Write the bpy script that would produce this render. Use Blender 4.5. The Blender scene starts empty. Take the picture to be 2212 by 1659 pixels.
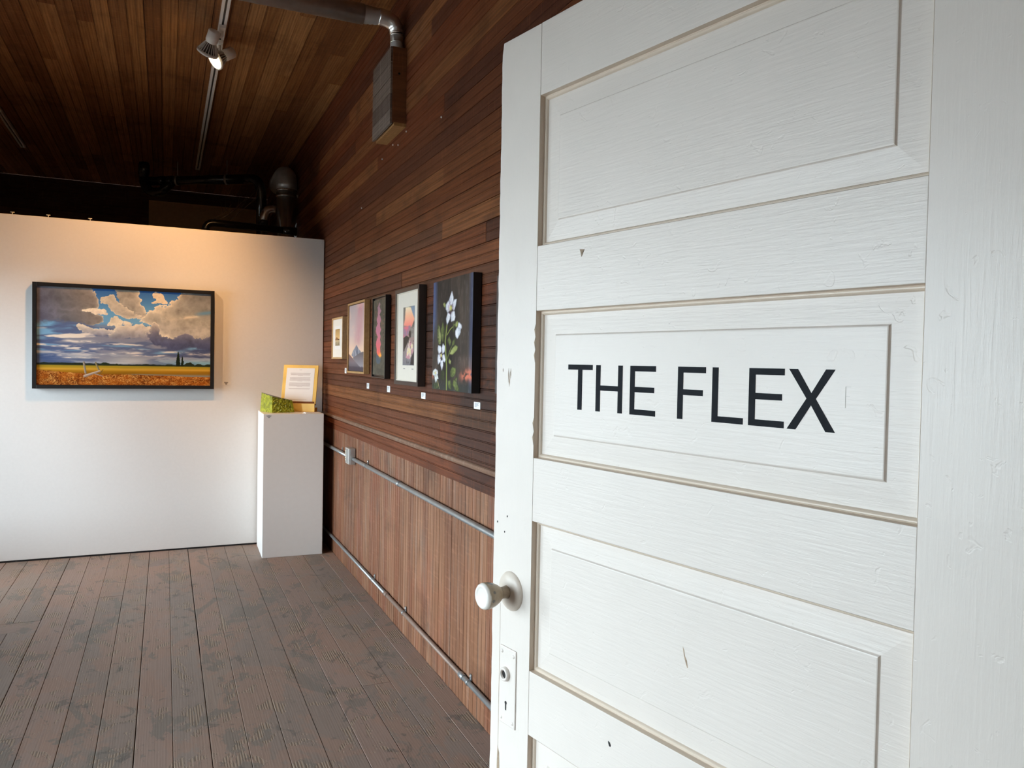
import bpy, bmesh, math, random
import numpy as np
from mathutils import Vector, Matrix
random.seed(7)
PI = math.pi
S = bpy.context.scene
C = S.collection

# ------------------------------------------------------------------ camera, world, exposure
cam_d = bpy.data.cameras.new('camera')
cam = bpy.data.objects.new('camera', cam_d); C.objects.link(cam)
cam_d.sensor_fit = 'HORIZONTAL'; cam_d.sensor_width = 36.0
cam_d.lens = 1671.05 / 2212 * 36.0
cam_d.clip_start = 0.02
_r = Vector((0.91234378, -0.40897999, 0.01908374)); _u = Vector((-0.00646177, 0.03222182, 0.99945985)); _f = Vector((0.40937399, 0.9119743, -0.02675465))
M = Matrix.Identity(4)
for i in range(3):
    M[i][0] = _r[i]; M[i][1] = _u[i]; M[i][2] = -_f[i]
M[0][3], M[1][3], M[2][3] = -1.12908, 0.0, 1.41
cam.matrix_world = M
S.camera = cam

SKY = 23.0            # overcast sky seen by the windows
world = bpy.data.worlds.new('overcast_sky'); S.world = world; world.use_nodes = True
bg = world.node_tree.nodes['Background']; bg.inputs[0].default_value = (0.80, 0.91, 1.0, 1); bg.inputs[1].default_value = SKY
S.view_settings.view_transform = 'Standard'; S.view_settings.look = 'None'
S.view_settings.gamma = 1.0; S.view_settings.use_curve_mapping = False
S.view_settings.exposure = 0.13
cy = S.cycles
cy.use_denoising = True
try: cy.denoiser = 'OPENIMAGEDENOISE'
except Exception: pass
cy.max_bounces = 10; cy.diffuse_bounces = 6; cy.glossy_bounces = 4; cy.transparent_max_bounces = 12
cy.sample_clamp_indirect = 8.0; cy.caustics_reflective = False; cy.caustics_refractive = False

# room dimensions (metres): x = 0 board wall on the right, y into the room
ZC, YP, PH, YB, XL, YF0, YF1 = 3.352, 6.113, 2.342, 9.9, -3.25, 0.33, 0.45
WINS = [(0.70, 2.20), (2.75, 3.75), (4.65, 6.05)]
WZ0, WZ1 = 0.25, 2.0

# ------------------------------------------------------------------ helpers
def obj(name, bm, mat, parent=None, smooth=False):
    me = bpy.data.meshes.new(name)
    bm.normal_update(); bm.to_mesh(me); bm.free()
    if mat: me.materials.append(mat)
    if smooth:
        for p in me.polygons: p.use_smooth = True
    o = bpy.data.objects.new(name, me); C.objects.link(o)
    if parent: o.parent = parent
    return o
def empty(name, loc=(0, 0, 0), rz=0.0, parent=None):
    o = bpy.data.objects.new(name, None); C.objects.link(o)
    o.location = loc; o.rotation_euler = (0, 0, rz); o.empty_display_size = 0.1
    if parent: o.parent = parent
    return o
def tag(o, label=None, cat=None, group=None, kind=None):
    if label: o['label'] = label
    if cat: o['category'] = cat
    if group: o['group'] = group
    if kind: o['kind'] = kind
    return o
def box(bm, a, b, bev=0.0):
    x0, y0, z0 = a; x1, y1, z1 = b
    if bev <= 0:
        v = [bm.verts.new(p) for p in ((x0,y0,z0),(x1,y0,z0),(x1,y1,z0),(x0,y1,z0),(x0,y0,z1),(x1,y0,z1),(x1,y1,z1),(x0,y1,z1))]
        for f in ((0,3,2,1),(4,5,6,7),(0,1,5,4),(1,2,6,5),(2,3,7,6),(3,0,4,7)): bm.faces.new([v[i] for i in f])
        return bm
    t = bmesh.new(); box(t, a, b)
    bmesh.ops.bevel(t, geom=t.edges[:], offset=bev, segments=2, affect='EDGES', profile=0.5)
    return join(bm, t)
def join(bm, t, mtx=None):
    m = {}
    for v in t.verts: m[v] = bm.verts.new(mtx @ v.co if mtx else v.co)
    for f in t.faces:
        try:
            nf = bm.faces.new([m[v] for v in f.verts]); nf.smooth = f.smooth
        except ValueError: pass
    t.free(); return bm
def B(*boxes, bev=0.0):
    bm = bmesh.new()
    for a, b in boxes: box(bm, a, b, bev)
    return bm
def ring(bm, c, ax, up, r, n):
    ax = ax.normalized(); s = up.cross(ax).normalized(); t = ax.cross(s)
    return [bm.verts.new(c + (s * math.cos(2*PI*k/n) + t * math.sin(2*PI*k/n)) * r) for k in range(n)]
def tube(pts, r, n=14, caps=True, bm=None):
    bm = bm or bmesh.new()
    P = [Vector(p) for p in pts]; rr = r if isinstance(r, (list, tuple)) else [r]*len(P)
    up = Vector((0, 0, 1)); d0 = (P[1]-P[0]).normalized()
    if abs(d0.dot(up)) > .9: up = Vector((0, 1, 0.0))
    prev = None; first = None
    for i, p in enumerate(P):
        d = (P[min(i+1, len(P)-1)] - P[max(i-1, 0)]).normalized()
        up = (up - d*up.dot(d)).normalized()
        R = ring(bm, p, d, up, rr[i], n)
        if prev:
            for k in range(n):
                f = bm.faces.new((prev[k], prev[(k+1)%n], R[(k+1)%n], R[k])); f.smooth = True
        else: first = R
        prev = R
    if caps:
        bm.faces.new(first[::-1]); bm.faces.new(prev)
    return bm
def arc(p0, corner, p1, n=7):
    a, c, b = Vector(p0), Vector(corner), Vector(p1)
    return [(a*(1-t)**2 + c*2*t*(1-t) + b*t*t) for t in [k/n for k in range(n+1)]]
def lathe(prof, n=28, bm=None, mtx=None):
    """profile [(radius, along)] turned about local z"""
    bm = bm or bmesh.new(); t = bmesh.new(); prev = None
    for r, z in prof:
        if r < 1e-6: R = [t.verts.new((0, 0, z))]
        else: R = [t.verts.new((r*math.cos(2*PI*k/n), r*math.sin(2*PI*k/n), z)) for k in range(n)]
        if prev:
            for k in range(n):
                a, b_ = prev[k % len(prev)], prev[(k+1) % len(prev)]; c, d = R[(k+1) % len(R)], R[k % len(R)]
                vs = []
                for v in (a, b_, c, d):
                    if v not in vs: vs.append(v)
                if len(vs) > 2:
                    f = t.faces.new(vs); f.smooth = True
        prev = R
    return join(bm, t, mtx)
def prism(poly, y0, y1, bm=None):
    """polygon in (x,z) extruded along y"""
    bm = bm or bmesh.new()
    a = [bm.verts.new((x, y0, z)) for x, z in poly]; b_ = [bm.verts.new((x, y1, z)) for x, z in poly]
    n = len(poly)
    bm.faces.new(a); bm.faces.new(b_[::-1])
    for k in range(n): bm.faces.new((a[k], b_[k], b_[(k+1)%n], a[(k+1)%n]))
    bmesh.ops.recalc_face_normals(bm, faces=bm.faces[:])
    return bm
def aim(d, up=(0, 0, 1)):
    z = Vector(d).normalized(); x = Vector(up).cross(z)
    if x.length < 1e-4: x = Vector((1, 0, 0))
    x.normalize(); y = z.cross(x)
    m = Matrix.Identity(4)
    for i in range(3): m[i][0], m[i][1], m[i][2] = x[i], y[i], z[i]
    return m

# ------------------------------------------------------------------ materials
class G:
    def __init__(s, name):
        s.m = bpy.data.materials.new(name); s.m.use_nodes = True
        s.t = s.m.node_tree; s.n = s.t.nodes; s.bsdf = s.n['Principled BSDF']; s.out = s.n['Material Output']
    def node(s, ty, ins=None, **kw):
        n = s.n.new(ty)
        for k, v in kw.items(): setattr(n, k, v)
        for k, v in (ins or {}).items(): s.put(n.inputs[k], v)
        return n
    def put(s, sock, v):
        if hasattr(v, 'is_linked') or hasattr(v, 'links'): s.t.links.new(v, sock)
        elif isinstance(v, (tuple, list)):
            sock.default_value = tuple(v) + ((1,) if len(v) == 3 and sock.type == 'RGBA' else ())
        else: sock.default_value = v
    def noise(s, vec, scale=1.0, detail=4.0, rough=.5, dist=0.0):
        return s.node('ShaderNodeTexNoise', {'Vector': vec, 'Scale': scale, 'Detail': detail, 'Roughness': rough, 'Distortion': dist}).outputs[0]
    def mapping(s, vec, scale=(1,1,1), loc=(0,0,0)):
        return s.node('ShaderNodeMapping', {'Vector': vec, 'Scale': scale, 'Location': loc}).outputs[0]
    def ramp(s, fac, stops, interp='LINEAR'):
        n = s.node('ShaderNodeValToRGB', {'Fac': fac}); cr = n.color_ramp; cr.interpolation = interp
        while len(cr.elements) < len(stops): cr.elements.new(.5)
        for e, (p, c) in zip(cr.elements, stops): e.position = p; e.color = tuple(c) + (1,) if len(c) == 3 else c
        return n.outputs[0]
    def mix(s, f, a, b, mode='MIX'):
        n = s.node('ShaderNodeMix', data_type='RGBA', blend_type=mode)
        s.put(n.inputs[0], f); s.put(n.inputs[6], a); s.put(n.inputs[7], b)
        return n.outputs[2]
    def math(s, op, a, b=0.0, c=0.0):
        n = s.node('ShaderNodeMath', operation=op); s.put(n.inputs[0], a); s.put(n.inputs[1], b); s.put(n.inputs[2], c)
        return n.outputs[0]
    def vadd(s, a, b):
        n = s.node('ShaderNodeVectorMath', operation='ADD'); s.put(n.inputs[0], a); s.put(n.inputs[1], b); return n.outputs[0]
    def step(s, x, lo, hi):
        n = s.node('ShaderNodeMapRange'); n.clamp = True
        s.put(n.inputs[0], x); s.put(n.inputs[1], lo); s.put(n.inputs[2], hi); return n.outputs[0]
    def dist(s, p, c):
        n = s.node('ShaderNodeVectorMath', operation='DISTANCE'); s.put(n.inputs[0], p); s.put(n.inputs[1], c); return n.outputs['Value']
    def obj(s): return s.node('ShaderNodeTexCoord').outputs['Object']
    def pos(s): return s.node('ShaderNodeNewGeometry').outputs['Position']
    def rnd(s): return s.node('ShaderNodeObjectInfo').outputs['Random']
    def rndvec(s, k=40.0):
        r = s.rnd(); n = s.node('ShaderNodeCombineXYZ', {0: s.math('MULTIPLY', r, k), 1: s.math('MULTIPLY', r, k*1.7), 2: s.math('MULTIPLY', r, k*.6)}); return n.outputs[0]
    def bump(s, h, strength=.3, dist=.01):
        return s.node('ShaderNodeBump', {'Height': h, 'Strength': strength, 'Distance': dist}).outputs[0]
    def done(s, col=None, rough=.5, normal=None, metal=0.0, spec=None, coat=None, emit=None, emit_s=0.0):
        b = s.bsdf
        if col is not None: s.put(b.inputs['Base Color'], col)
        s.put(b.inputs['Roughness'], rough); s.put(b.inputs['Metallic'], metal)
        if normal is not None: s.put(b.inputs['Normal'], normal)
        if spec is not None: s.put(b.inputs['Specular IOR Level'], spec)
        if coat is not None: s.put(b.inputs['Coat Weight'], coat); s.put(b.inputs['Coat Roughness'], .25)
        if emit: s.put(b.inputs['Emission Color'], emit); s.put(b.inputs['Emission Strength'], emit_s)
        return s.m
def lin(c):
    return tuple((v/255/12.92 if v/255 <= .04045 else ((v/255+.055)/1.055)**2.4) for v in c)
def plain(name, c, rough=.5, metal=0.0, var=.06, scale=30, spec=None, bump=0.0):
    g = G(name); n = g.noise(g.vadd(g.obj(), g.rndvec(7)), scale, 4)
    d = tuple(v*(1-var) for v in c); l = tuple(min(1, v*(1+var)) for v in c)
    return g.done(g.ramp(n, [(.3, d), (.7, l)]), rough, g.bump(n, bump, .002) if bump else None, metal, spec)
def boards(name, tones, dark, light_scuff=None, stains=True, rough=.5, extra=None):
    """long boards: local x runs along the grain, tone drawn per board"""
    g = G(name); v = g.vadd(g.obj(), g.rndvec())
    n = len(tones); base = g.ramp(g.rnd(), [(i/n, t) for i, t in enumerate(tones)], 'CONSTANT')
    grain = g.noise(g.mapping(v, (1.6, 34, 34)), 2.0, 6, .62, .4)
    fig = g.node('ShaderNodeTexWave', {'Vector': g.mapping(v, (.55, 9, 9)), 'Scale': 2.2, 'Distortion': 7.0, 'Detail': 3.0, 'Detail Scale': .7}, bands_direction='Y').outputs[1]
    col = g.mix(g.math('MULTIPLY', g.step(grain, .42, .75), .55), base, dark)
    col = g.mix(g.math('MULTIPLY', fig, .30), col, dark)
    p = g.pos()
    if stains:
        col = g.mix(g.math('MULTIPLY', g.step(g.noise(g.mapping(p, (1, 1.1, 2.0)), 1.7, 6, .65, .5), .52, .72), .55), col, tuple(c*.45 for c in dark))
    if light_scuff:
        col = g.mix(g.math('MULTIPLY', g.step(g.noise(g.mapping(p, (1, 26, 1.1)), 1.2, 5, .6), .52, .8), .55), col, light_scuff)
    if extra: col = extra(g, p, col)
    saw = g.noise(g.mapping(v, (55, 5, 5)), 1.6, 4, .6, .2)
    col = g.mix(g.math('MULTIPLY', g.step(saw, .55, .75), .22), col, tuple(min(1, c*2.2+.02) for c in tones[0]))
    h = g.math('ADD', g.math('ADD', g.math('MULTIPLY', grain, .6), g.math('MULTIPLY', saw, .35)), g.math('MULTIPLY', fig, .25))
    rg = g.math('ADD', rough-.08, g.math('MULTIPLY', grain, .2))
    return g.done(col, rg, g.bump(h, .22, .003), spec=.18)

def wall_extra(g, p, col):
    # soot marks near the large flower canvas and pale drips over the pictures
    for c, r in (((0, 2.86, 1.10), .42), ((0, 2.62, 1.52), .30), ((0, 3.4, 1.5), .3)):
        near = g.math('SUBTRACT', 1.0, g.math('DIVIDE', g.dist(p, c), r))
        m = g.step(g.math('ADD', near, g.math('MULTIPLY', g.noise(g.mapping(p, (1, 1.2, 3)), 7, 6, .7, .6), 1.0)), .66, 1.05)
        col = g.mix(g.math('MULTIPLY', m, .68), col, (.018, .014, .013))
    return col
M_WALL = boards('red_brown_beadboard', [(.145,.045,.018), (.200,.066,.024), (.105,.034,.016), (.265,.100,.036), (.160,.052,.021), (.088,.030,.016), (.185,.056,.020), (.130,.050,.024), (.165,.045,.016), (.225,.084,.030)],
                (.045, .015, .008), rough=.55, extra=wall_extra)
def wain_extra(g, p, col):
    m = g.step(g.noise(g.mapping(p, (1, 3.2, 1.6)), 1.5, 5, .6), .5, .75)
    col = g.mix(g.math('MULTIPLY', m, .5), col, (.27, .085, .05))
    m = g.step(g.noise(g.mapping(p, (1, 4.0, 2.0), (3, 7, 1)), 1.3, 5, .6), .56, .78)
    return g.mix(g.math('MULTIPLY', m, .55), col, (.12, .105, .09))
M_WAIN = boards('worn_wainscot_boards', [(.225,.104,.058), (.26,.122,.066), (.20,.088,.049), (.29,.142,.080), (.235,.098,.054)], (.085, .033, .018), (.44, .32, .25), rough=.48, extra=wain_extra)
M_TRIM = boards('worn_rail_wood', [(.25,.155,.105), (.23,.135,.09)], (.10, .055, .036), (.40, .32, .26), rough=.5)
M_CEIL = boards('dark_ceiling_beadboard', [(.29,.122,.040), (.38,.172,.060), (.22,.088,.030), (.33,.143,.048), (.45,.215,.082), (.25,.094,.030), (.30,.130,.046)], (.075, .026, .010), rough=.55)
M_BACK = boards('dark_back_boards', [(.12,.05,.028), (.15,.065,.035), (.10,.042,.024)], (.035, .015, .010), rough=.55)
M_JOINT = plain('dark_joint', (.012, .009, .008), .9)

def floor_mat():
    g = G('worn_painted_planks'); v = g.vadd(g.obj(), g.rndvec()); p = g.pos()
    base = g.ramp(g.rnd(), [(0, (.225,.172,.143)), (.2, (.25,.188,.152)), (.4, (.21,.16,.138)), (.6, (.262,.184,.15)), (.8, (.238,.184,.154))], 'CONSTANT')
    grain = g.noise(g.mapping(v, (2.0, 42, 20)), 2.2, 6, .6, .5)
    ringw = g.node('ShaderNodeTexWave', {'Vector': g.mapping(v, (.9, 13, 6)), 'Scale': 2.4, 'Distortion': 8.0, 'Detail': 3.0, 'Detail Scale': .8}, bands_direction='Y').outputs[1]
    flake = g.noise(g.mapping(p, (7.5, 4.2, 1)), 1.3, 8, .68, .8)
    m_red = g.step(g.noise(g.mapping(p, (2.2, 1.2, 1), (2, 1, 0)), 1.6, 8, .66, .6), .50, .53)
    m_gray = g.step(g.noise(g.mapping(p, (2.6, 1.5, 1), (8, 3, 0)), 1.7, 8, .68, .7), .555, .575)
    col = g.mix(g.math('MULTIPLY', m_red, .6), base, (.285, .180, .135))
    col = g.mix(g.math('MULTIPLY', m_gray, .75), col, (.165, .142, .120))
    m_bare = g.step(flake, .555, .575)
    bare = g.mix(ringw, (.33, .245, .178), (.155, .117, .090))
    col = g.mix(g.math('MULTIPLY', m_bare, .8), col, bare)
    m_dark = g.step(g.noise(g.mapping(p, (5, 3.4, 1), (1, 5, 0)), 1.9, 8, .7, 1.0), .60, .625)
    col = g.mix(g.math('MULTIPLY', m_dark, .6), col, (.10, .088, .078))
    col = g.mix(g.math('MULTIPLY', g.step(grain, .5, .75), .30), col, (.11, .085, .070))
    worn = g.math('MULTIPLY', ringw, g.math('ADD', .12, g.math('MULTIPLY', m_bare, .7)))
    h = g.math('ADD', g.math('ADD', g.math('MULTIPLY', worn, .55), g.math('MULTIPLY', m_bare, -.55)), g.math('MULTIPLY', grain, .35))
    return g.done(col, g.math('ADD', .46, g.math('MULTIPLY', flake, .3)), g.bump(h, .42, .0035), spec=.28)
M_FLOOR = floor_mat()

def paint_mat(name, stretch, c=(.69, .63, .575), dirt=True):
    g = G(name); v = g.obj(); p = g.pos()
    brush = g.noise(g.mapping(v, stretch), 6, 5, .6, .3)
    dents = g.step(g.noise(g.mapping(v, (1, 1, 1)), 42, 3, .5, 1.2), .66, .74)
    lump = g.noise(v, 9, 4, .55, .6)
    col = g.ramp(lump, [(.3, tuple(x*.97 for x in c)), (.7, c)])
    if dirt:
        m = g.step(g.noise(g.mapping(v, (6, 6, 2)), 4, 6, .65), .64, .78)
        col = g.mix(g.math('MULTIPLY', m, .14), col, (.50, .43, .35))
    h = g.math('ADD', g.math('ADD', g.math('MULTIPLY', brush, .55), g.math('MULTIPLY', dents, -.28)), g.math('MULTIPLY', lump, .5))
    return g.done(col, .36, g.bump(h, .42, .0022), spec=.42)
M_DOOR_H = paint_mat('white_door_paint_across', (2.2, 20, 30))
M_DOOR_V = paint_mat('white_door_paint_upright', (30, 20, 2.2))
M_BOUNCE_TINT = paint_mat('bounce_tinted_moulding_paint', (20, 20, 20), (.62, .52, .42), False)  # warm bounce from the wood is put into the moulding's cream colour
M_ROSE = paint_mat('cream_knob_rose_paint', (8, 8, 8), (.64, .56, .48), False)
M_PART = plain('white_partition_paint', (.775, .77, .76), .6, var=.012, scale=60, bump=.05)
M_PLINTH = plain('white_plinth_paint', (.84, .835, .82), .38, var=.01)
M_PLASTER = plain('pale_plaster', (.62, .60, .57), .8, var=.02)
M_HALL = plain('brown_hall_boards', (.20, .115, .065), .7, var=.1)
M_WOODCHIP = plain('bare_chipped_wood', (.30, .22, .15), .8, var=.35, scale=90)
M_DOORSCR = plain('greyed_scratch', (.50, .46, .42), .7)
M_HOLE = plain('dark_hole', (.012, .010, .010), .9)
M_VINYL = plain('black_vinyl', (.006, .007, .010), .45, var=.2, scale=60, spec=.05, bump=.15)
M_BLACK = plain('satin_black', (.010, .009, .009), .35)
M_DKBROWN = plain('dark_brown_frame', (.030, .020, .016), .4)
M_CHAR = plain('charcoal_frame', (.035, .034, .034), .45)
M_MAPLE = boards('pale_maple', [(.60, .40, .20), (.62, .43, .23)], (.42, .25, .11), stains=False, rough=.45)
M_MAPLE2 = boards('honey_wood', [(.50, .30, .125), (.53, .32, .14)], (.33, .18, .07), stains=False, rough=.45)
M_MAT = plain('white_mat_board', (.80, .77, .71), .8, var=.01)
M_MATCREAM = plain('cream_mat_board', (.68, .62, .53), .8, var=.01)
M_PAPER = plain('white_paper', (.82, .81, .80), .7, var=.008)
M_INK = plain('grey_print', (.25, .23, .23), .8)
M_BLUEINK = plain('dark_print', (.12, .13, .18), .8)
M_GALV = plain('galvanised_steel', (.60, .59, .57), .42, .6, var=.12, scale=14, bump=.12)
M_CHROME = plain('bright_tin', (.75, .73, .70), .26, .9, var=.08, scale=12, bump=.1)
M_CONDUIT = plain('grey_conduit', (.36, .375, .38), .42, .75, var=.10, scale=20)
M_CONDUIT2 = plain('brown_painted_conduit', (.24, .165, .13), .5, .2, var=.12, scale=20)
M_CREAM = plain('cream_plastic', (.72, .66, .50), .4)
M_ABS = plain('black_drain_pipe', (.010, .010, .011), .16, spec=.8)
M_STRAP = plain('steel_strap', (.55, .54, .52), .35, .9)
M_TRACK = plain('white_track_enamel', (.86, .84, .80), .35)
M_FINS = plain('grey_lamp_casting', (.72, .70, .67), .45)
M_GOLD = plain('gold_painted_wood', (.85, .58, .16), .34, .2, var=.10, scale=9)
M_TAN = plain('tan_board', (.55, .38, .20), .7)
M_TWIG = plain('dry_twig', (.16, .095, .05), .8)
M_BOXWOOD = boards('box_wood', [(.19, .072, .030), (.20, .08, .032)], (.08, .03, .015), stains=False)
M_BOXBASE = boards('raw_box_wood', [(.40, .22, .085), (.40, .22, .085)], (.25, .12, .05), stains=False)
M_BOXFRONT = boards('weathered_siding', [(.20,.155,.125), (.165,.125,.10), (.225,.18,.15), (.13,.095,.078)], (.07, .05, .04), (.33, .28, .24), stains=False, rough=.6)
M_GROUND = plain('pale_street', (.30, .29, .28), .9, scale=2)
def emis(name, col, s):
    g = G(name); return g.done((.8, .8, .8), .5, emit=col, emit_s=s)
M_LIT = emis('lit_lamp_lens', (1.0, .80, .50), 16.0)
M_LENS = plain('lamp_lens', (.85, .8, .7), .2)
def glass():
    g = G('window_glass'); tr = g.node('ShaderNodeBsdfTransparent', {'Color': (.93, .95, .95)}); gl = g.node('ShaderNodeBsdfGlossy', {'Roughness': .02})
    fr = g.node('ShaderNodeFresnel', {'IOR': 1.45}); mx = g.node('ShaderNodeMixShader'); g.put(mx.inputs[0], fr.outputs[0])
    g.t.links.new(tr.outputs[0], mx.inputs[1]); g.t.links.new(gl.outputs[0], mx.inputs[2]); g.t.links.new(mx.outputs[0], g.out.inputs[0]); return g.m
M_GLASS = glass()
def art_mat(name, rough=.55):
    g = G(name); a = g.node('ShaderNodeAttribute', attribute_name='paint').outputs[0]
    n = g.noise(g.obj(), 260, 3)
    return g.done(a, rough, g.bump(n, .08, .001), spec=.16)
M_ART = art_mat('brushed_paint'); M_ART_GLOSS = art_mat('varnished_paint', .42)
def stone_mat():
    g = G('green_glaze'); v = g.obj()
    n = g.noise(g.mapping(v, (60, 60, 12)), 1.0, 5, .6, .6); n2 = g.noise(v, 38, 5, .65, .8)
    c = g.ramp(n2, [(.28, (.045, .062, .006)), (.45, (.22, .26, .012)), (.62, (.42, .45, .03)), (.8, (.62, .60, .12))])
    c = g.mix(g.math('MULTIPLY', g.step(n, .45, .7), .4), c, (.33, .36, .05))
    return g.done(c, .3, g.bump(n2, .5, .004))
M_STONE = stone_mat()
M_STONETOP = plain('dark_stone_top', (.10, .10, .075), .4, var=.2)

# ------------------------------------------------------------------ board profile and runs of boards
def bead_profile(w, t=.012):
    """cross-section of a beadboard board of width w: flat, centre bead, flat, edge bead"""
    h = w/2; p = [(0.0002, -t), (0.0002, -.0034), (.0009, 0)]
    for k in (0, 1):
        o = k*h
        p += [(o+h-.0080, 0), (o+h-.0073, -.0034), (o+h-.0065, -.0006), (o+h-.0046, 0), (o+h-.0027, -.0006), (o+h-.0020, -.0034)]
        if k == 0: p += [(o+h-.0012, 0)]
    p += [(w-.0010, -.0040), (w-.0002, -t)]
    return p
def profile_bm(L, prof, gap=.0006):
    """profile in (y,z) swept along x; back left open"""
    bm = bmesh.new(); a = [bm.verts.new((gap, y, z)) for y, z in prof]; b_ = [bm.verts.new((L-gap, y, z)) for y, z in prof]
    for k in range(len(prof)-1): bm.faces.new((a[k], a[k+1], b_[k+1], b_[k]))
    bm.faces.new(a[::-1]); bm.faces.new(b_)
    bmesh.ops.recalc_face_normals(bm, faces=bm.faces[:])
    return bm
def place(o, origin, xa, ya, za):
    m = Matrix.Identity(4)
    for i in range(3): m[i][0], m[i][1], m[i][2], m[i][3] = xa[i], ya[i], za[i], origin[i]
    o.matrix_local = m
def run(parent, mat, prof, origin, xa, ya, za, segs, name='board', proud=.0007):
    """one row of boards end to end; segs = positions along xa where joints fall"""
    for s0, s1 in zip(segs[:-1], segs[1:]):
        o = obj(name, profile_bm(s1-s0, prof), mat, parent)
        place(o, Vector(origin) + Vector(xa)*s0 + Vector(za)*random.uniform(-proud, proud), xa, ya, za)

# ------------------------------------------------------------------ the room
# floor
floor = tag(obj('floor', B(((XL, .2, -.08), (.02, YB, -.024))), M_JOINT), 'worn brown painted plank floor of the gallery room', 'floor', kind='structure')
plank_prof = lambda w, ga, gb: [(ga, -.024), (ga, -.0022), (ga+.0016, 0), (w-gb-.0016, 0), (w-gb, -.0022), (w-gb, -.024)]
PW = .1255
joints = {2: [3.28], 7: [3.904], 9: [5.68], 10: [3.293, 5.04], 11: [5.05, 2.1], 13: [3.29], 14: [4.556, 4.72], 15: [4.556, 4.72], 1: [], 3: [1.9], 5: [6.9], 0: []}
for i in range(0, 27):
    x1 = -.09 - PW*(i-1) if i else .004
    x0 = -.09 - PW*i
    if x0 < XL: x0 = XL
    js = sorted(joints.get(i, sorted(random.uniform(.9, 8.6) for _ in range(2)) if i > 15 or i in (4, 6, 8, 12) else []))
    if i in (4, 6, 8, 12): js = [j for j in js if j > 6.4 or j < 1.6]
    if i not in (14, 15) : js = js + ([] if any(j > 6.5 for j in js) else [random.uniform(6.6, 8.8)])
    segs = [.2] + sorted(js) + [YB]
    w = x1 - x0
    for s0, s1 in zip(segs[:-1], segs[1:]):
        if i in (14, 15) and abs(s0-4.556) < .01:
            continue
        ga = random.choice((.0003, .0004, .0006, .0013)); gb = random.choice((.0003, .0005, .0008))
        if i == 7 and s0 > 3.5: gb = .0026
        if i == 10: ga = .0022
        if i == 13: gb = .0018
        o = obj('plank', profile_bm(s1-s0, plank_prof(w, ga, gb), .0007), M_FLOOR, floor)
        # local x -> +y, local y -> -x
        place(o, Vector((x1, s0, random.uniform(-.0008, .0006))), (0, 1, 0), (-1, 0, 0), (0, 0, 1))
o = obj('plank', profile_bm(2*PW, plank_prof(.164, .0012, .0012), .0008), M_FLOOR, floor)   # short board let in crosswise
place(o, Vector((-.09-PW*15, 4.556, -.0006)), (1, 0, 0), (0, 1, 0), (0, 0, 1))

# right wall: horizontal beadboard above, upright wainscot below
WR = tag(obj('wall_right', B(((.012, .33, -.02), (.12, YB, ZC+.05))), M_JOINT), 'red-brown beadboard wall hung with pictures, worn upright boards below', 'wall', kind='structure')
ZW = .905; BW = .081
bead = bead_profile(BW)
row_joints = {}
for y, z in ((3.313, 2.60), (5.09, 2.785), (4.498, 2.56), (3.306, 2.28), (4.508, 2.222), (5.064, 2.145), (3.308, 1.978), (2.788, 1.90), (3.95, 1.80), (2.9, 1.06), (3.3, 1.14)):
    row_joints.setdefault(int((z-ZW)/BW), []).append(y)
row = 0; z = ZW
while z < ZC:
    w = BW if z + BW < ZC else ZC - z
    js = row_joints.get(row, [])
    js = sorted(js + [random.uniform(6.3, 8.8)] + ([random.uniform(.8, 2.3)] if random.random() < .6 else []) + ([random.uniform(3.0, 5.8)] if not js and random.random() < .25 else []))
    segs = [YF1] + js + [YB]
    run(WR, M_WALL, bead if w == BW else [(0, -.012), (0, 0), (w, 0), (w, -.012)], (0, 0, z), (0, 1, 0), (0, 0, 1), (-1, 0, 0), segs)
    z += BW; row += 1
wbead = [(a, d*1.5 if -.0119 < d < -.0008 else d) for a, d in bead]
y = YF1
while y < YB - .01:
    w = min(BW, YB-y)
    L = ZW - .001
    o = obj('board', profile_bm(L, wbead if w == BW else [(0, -.012), (0, 0), (w, 0), (w, -.012)]), M_WAIN, WR)
    # local x -> up, local y -> toward -y
    place(o, Vector((random.uniform(-.0012, .0004)+.0025, y+w, .001)), (0, 0, 1), (0, -1, 0), (-1, 0, 0))
    y += BW
# the thin rail moulding over the wainscot
rail = obj('trim_1', profile_bm(YB-YF1, [(0, 0), (0, .004), (.004, .010), (.012, .013), (.020, .010), (.024, .004), (.024, 0)]), M_TRIM)
place(rail, Vector((0, YF1, .984)), (0, 1, 0), (0, 0, 1), (-1, 0, 0))
tag(rail, 'narrow worn wooden rail moulding along the board wall above the wainscot', 'trim', kind='structure')

# ceiling
CE = tag(obj('ceiling', B(((XL-.05, YF0, ZC+.012), (.12, YB, ZC+.12))), M_JOINT), 'dark stained beadboard ceiling over the gallery', 'ceiling', kind='structure')
CW = .0895; x = 0.0; k = 0
cbead = bead_profile(CW)
while x - CW > XL:
    js = sorted(random.uniform(1.0, 9.3) for _ in range(random.choice((1, 2, 2, 3))))
    run(CE, M_CEIL, bead_profile(CW - random.choice((0, .0003, .0006, .0014, .0026))), (x, 0, ZC), (0, 1, 0), (-1, 0, 0), (0, 0, -1), [YF1] + js + [YB], proud=.0012)
    x -= CW; k += 1

# back wall far behind the partition
WB = tag(obj('wall_back', B(((XL-.1, YB+.012, -.02), (.12, YB+.12, ZC+.1))), M_BACK), 'dark boarded wall glimpsed above the white partition', 'wall', kind='structure')
z = 2.0; 
while z < ZC:
    w = min(.1, ZC-z)
    run(WB, M_BACK, [(0, -.012), (.0006, -.003), (.003, 0), (w-.003, 0), (w-.0006, -.003), (w, -.012)], (XL, YB, z), (1, 0, 0), (0, 0, 1), (0, -1, 0), [0, random.uniform(.8, 2.3), -XL])
    z += .1

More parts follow.
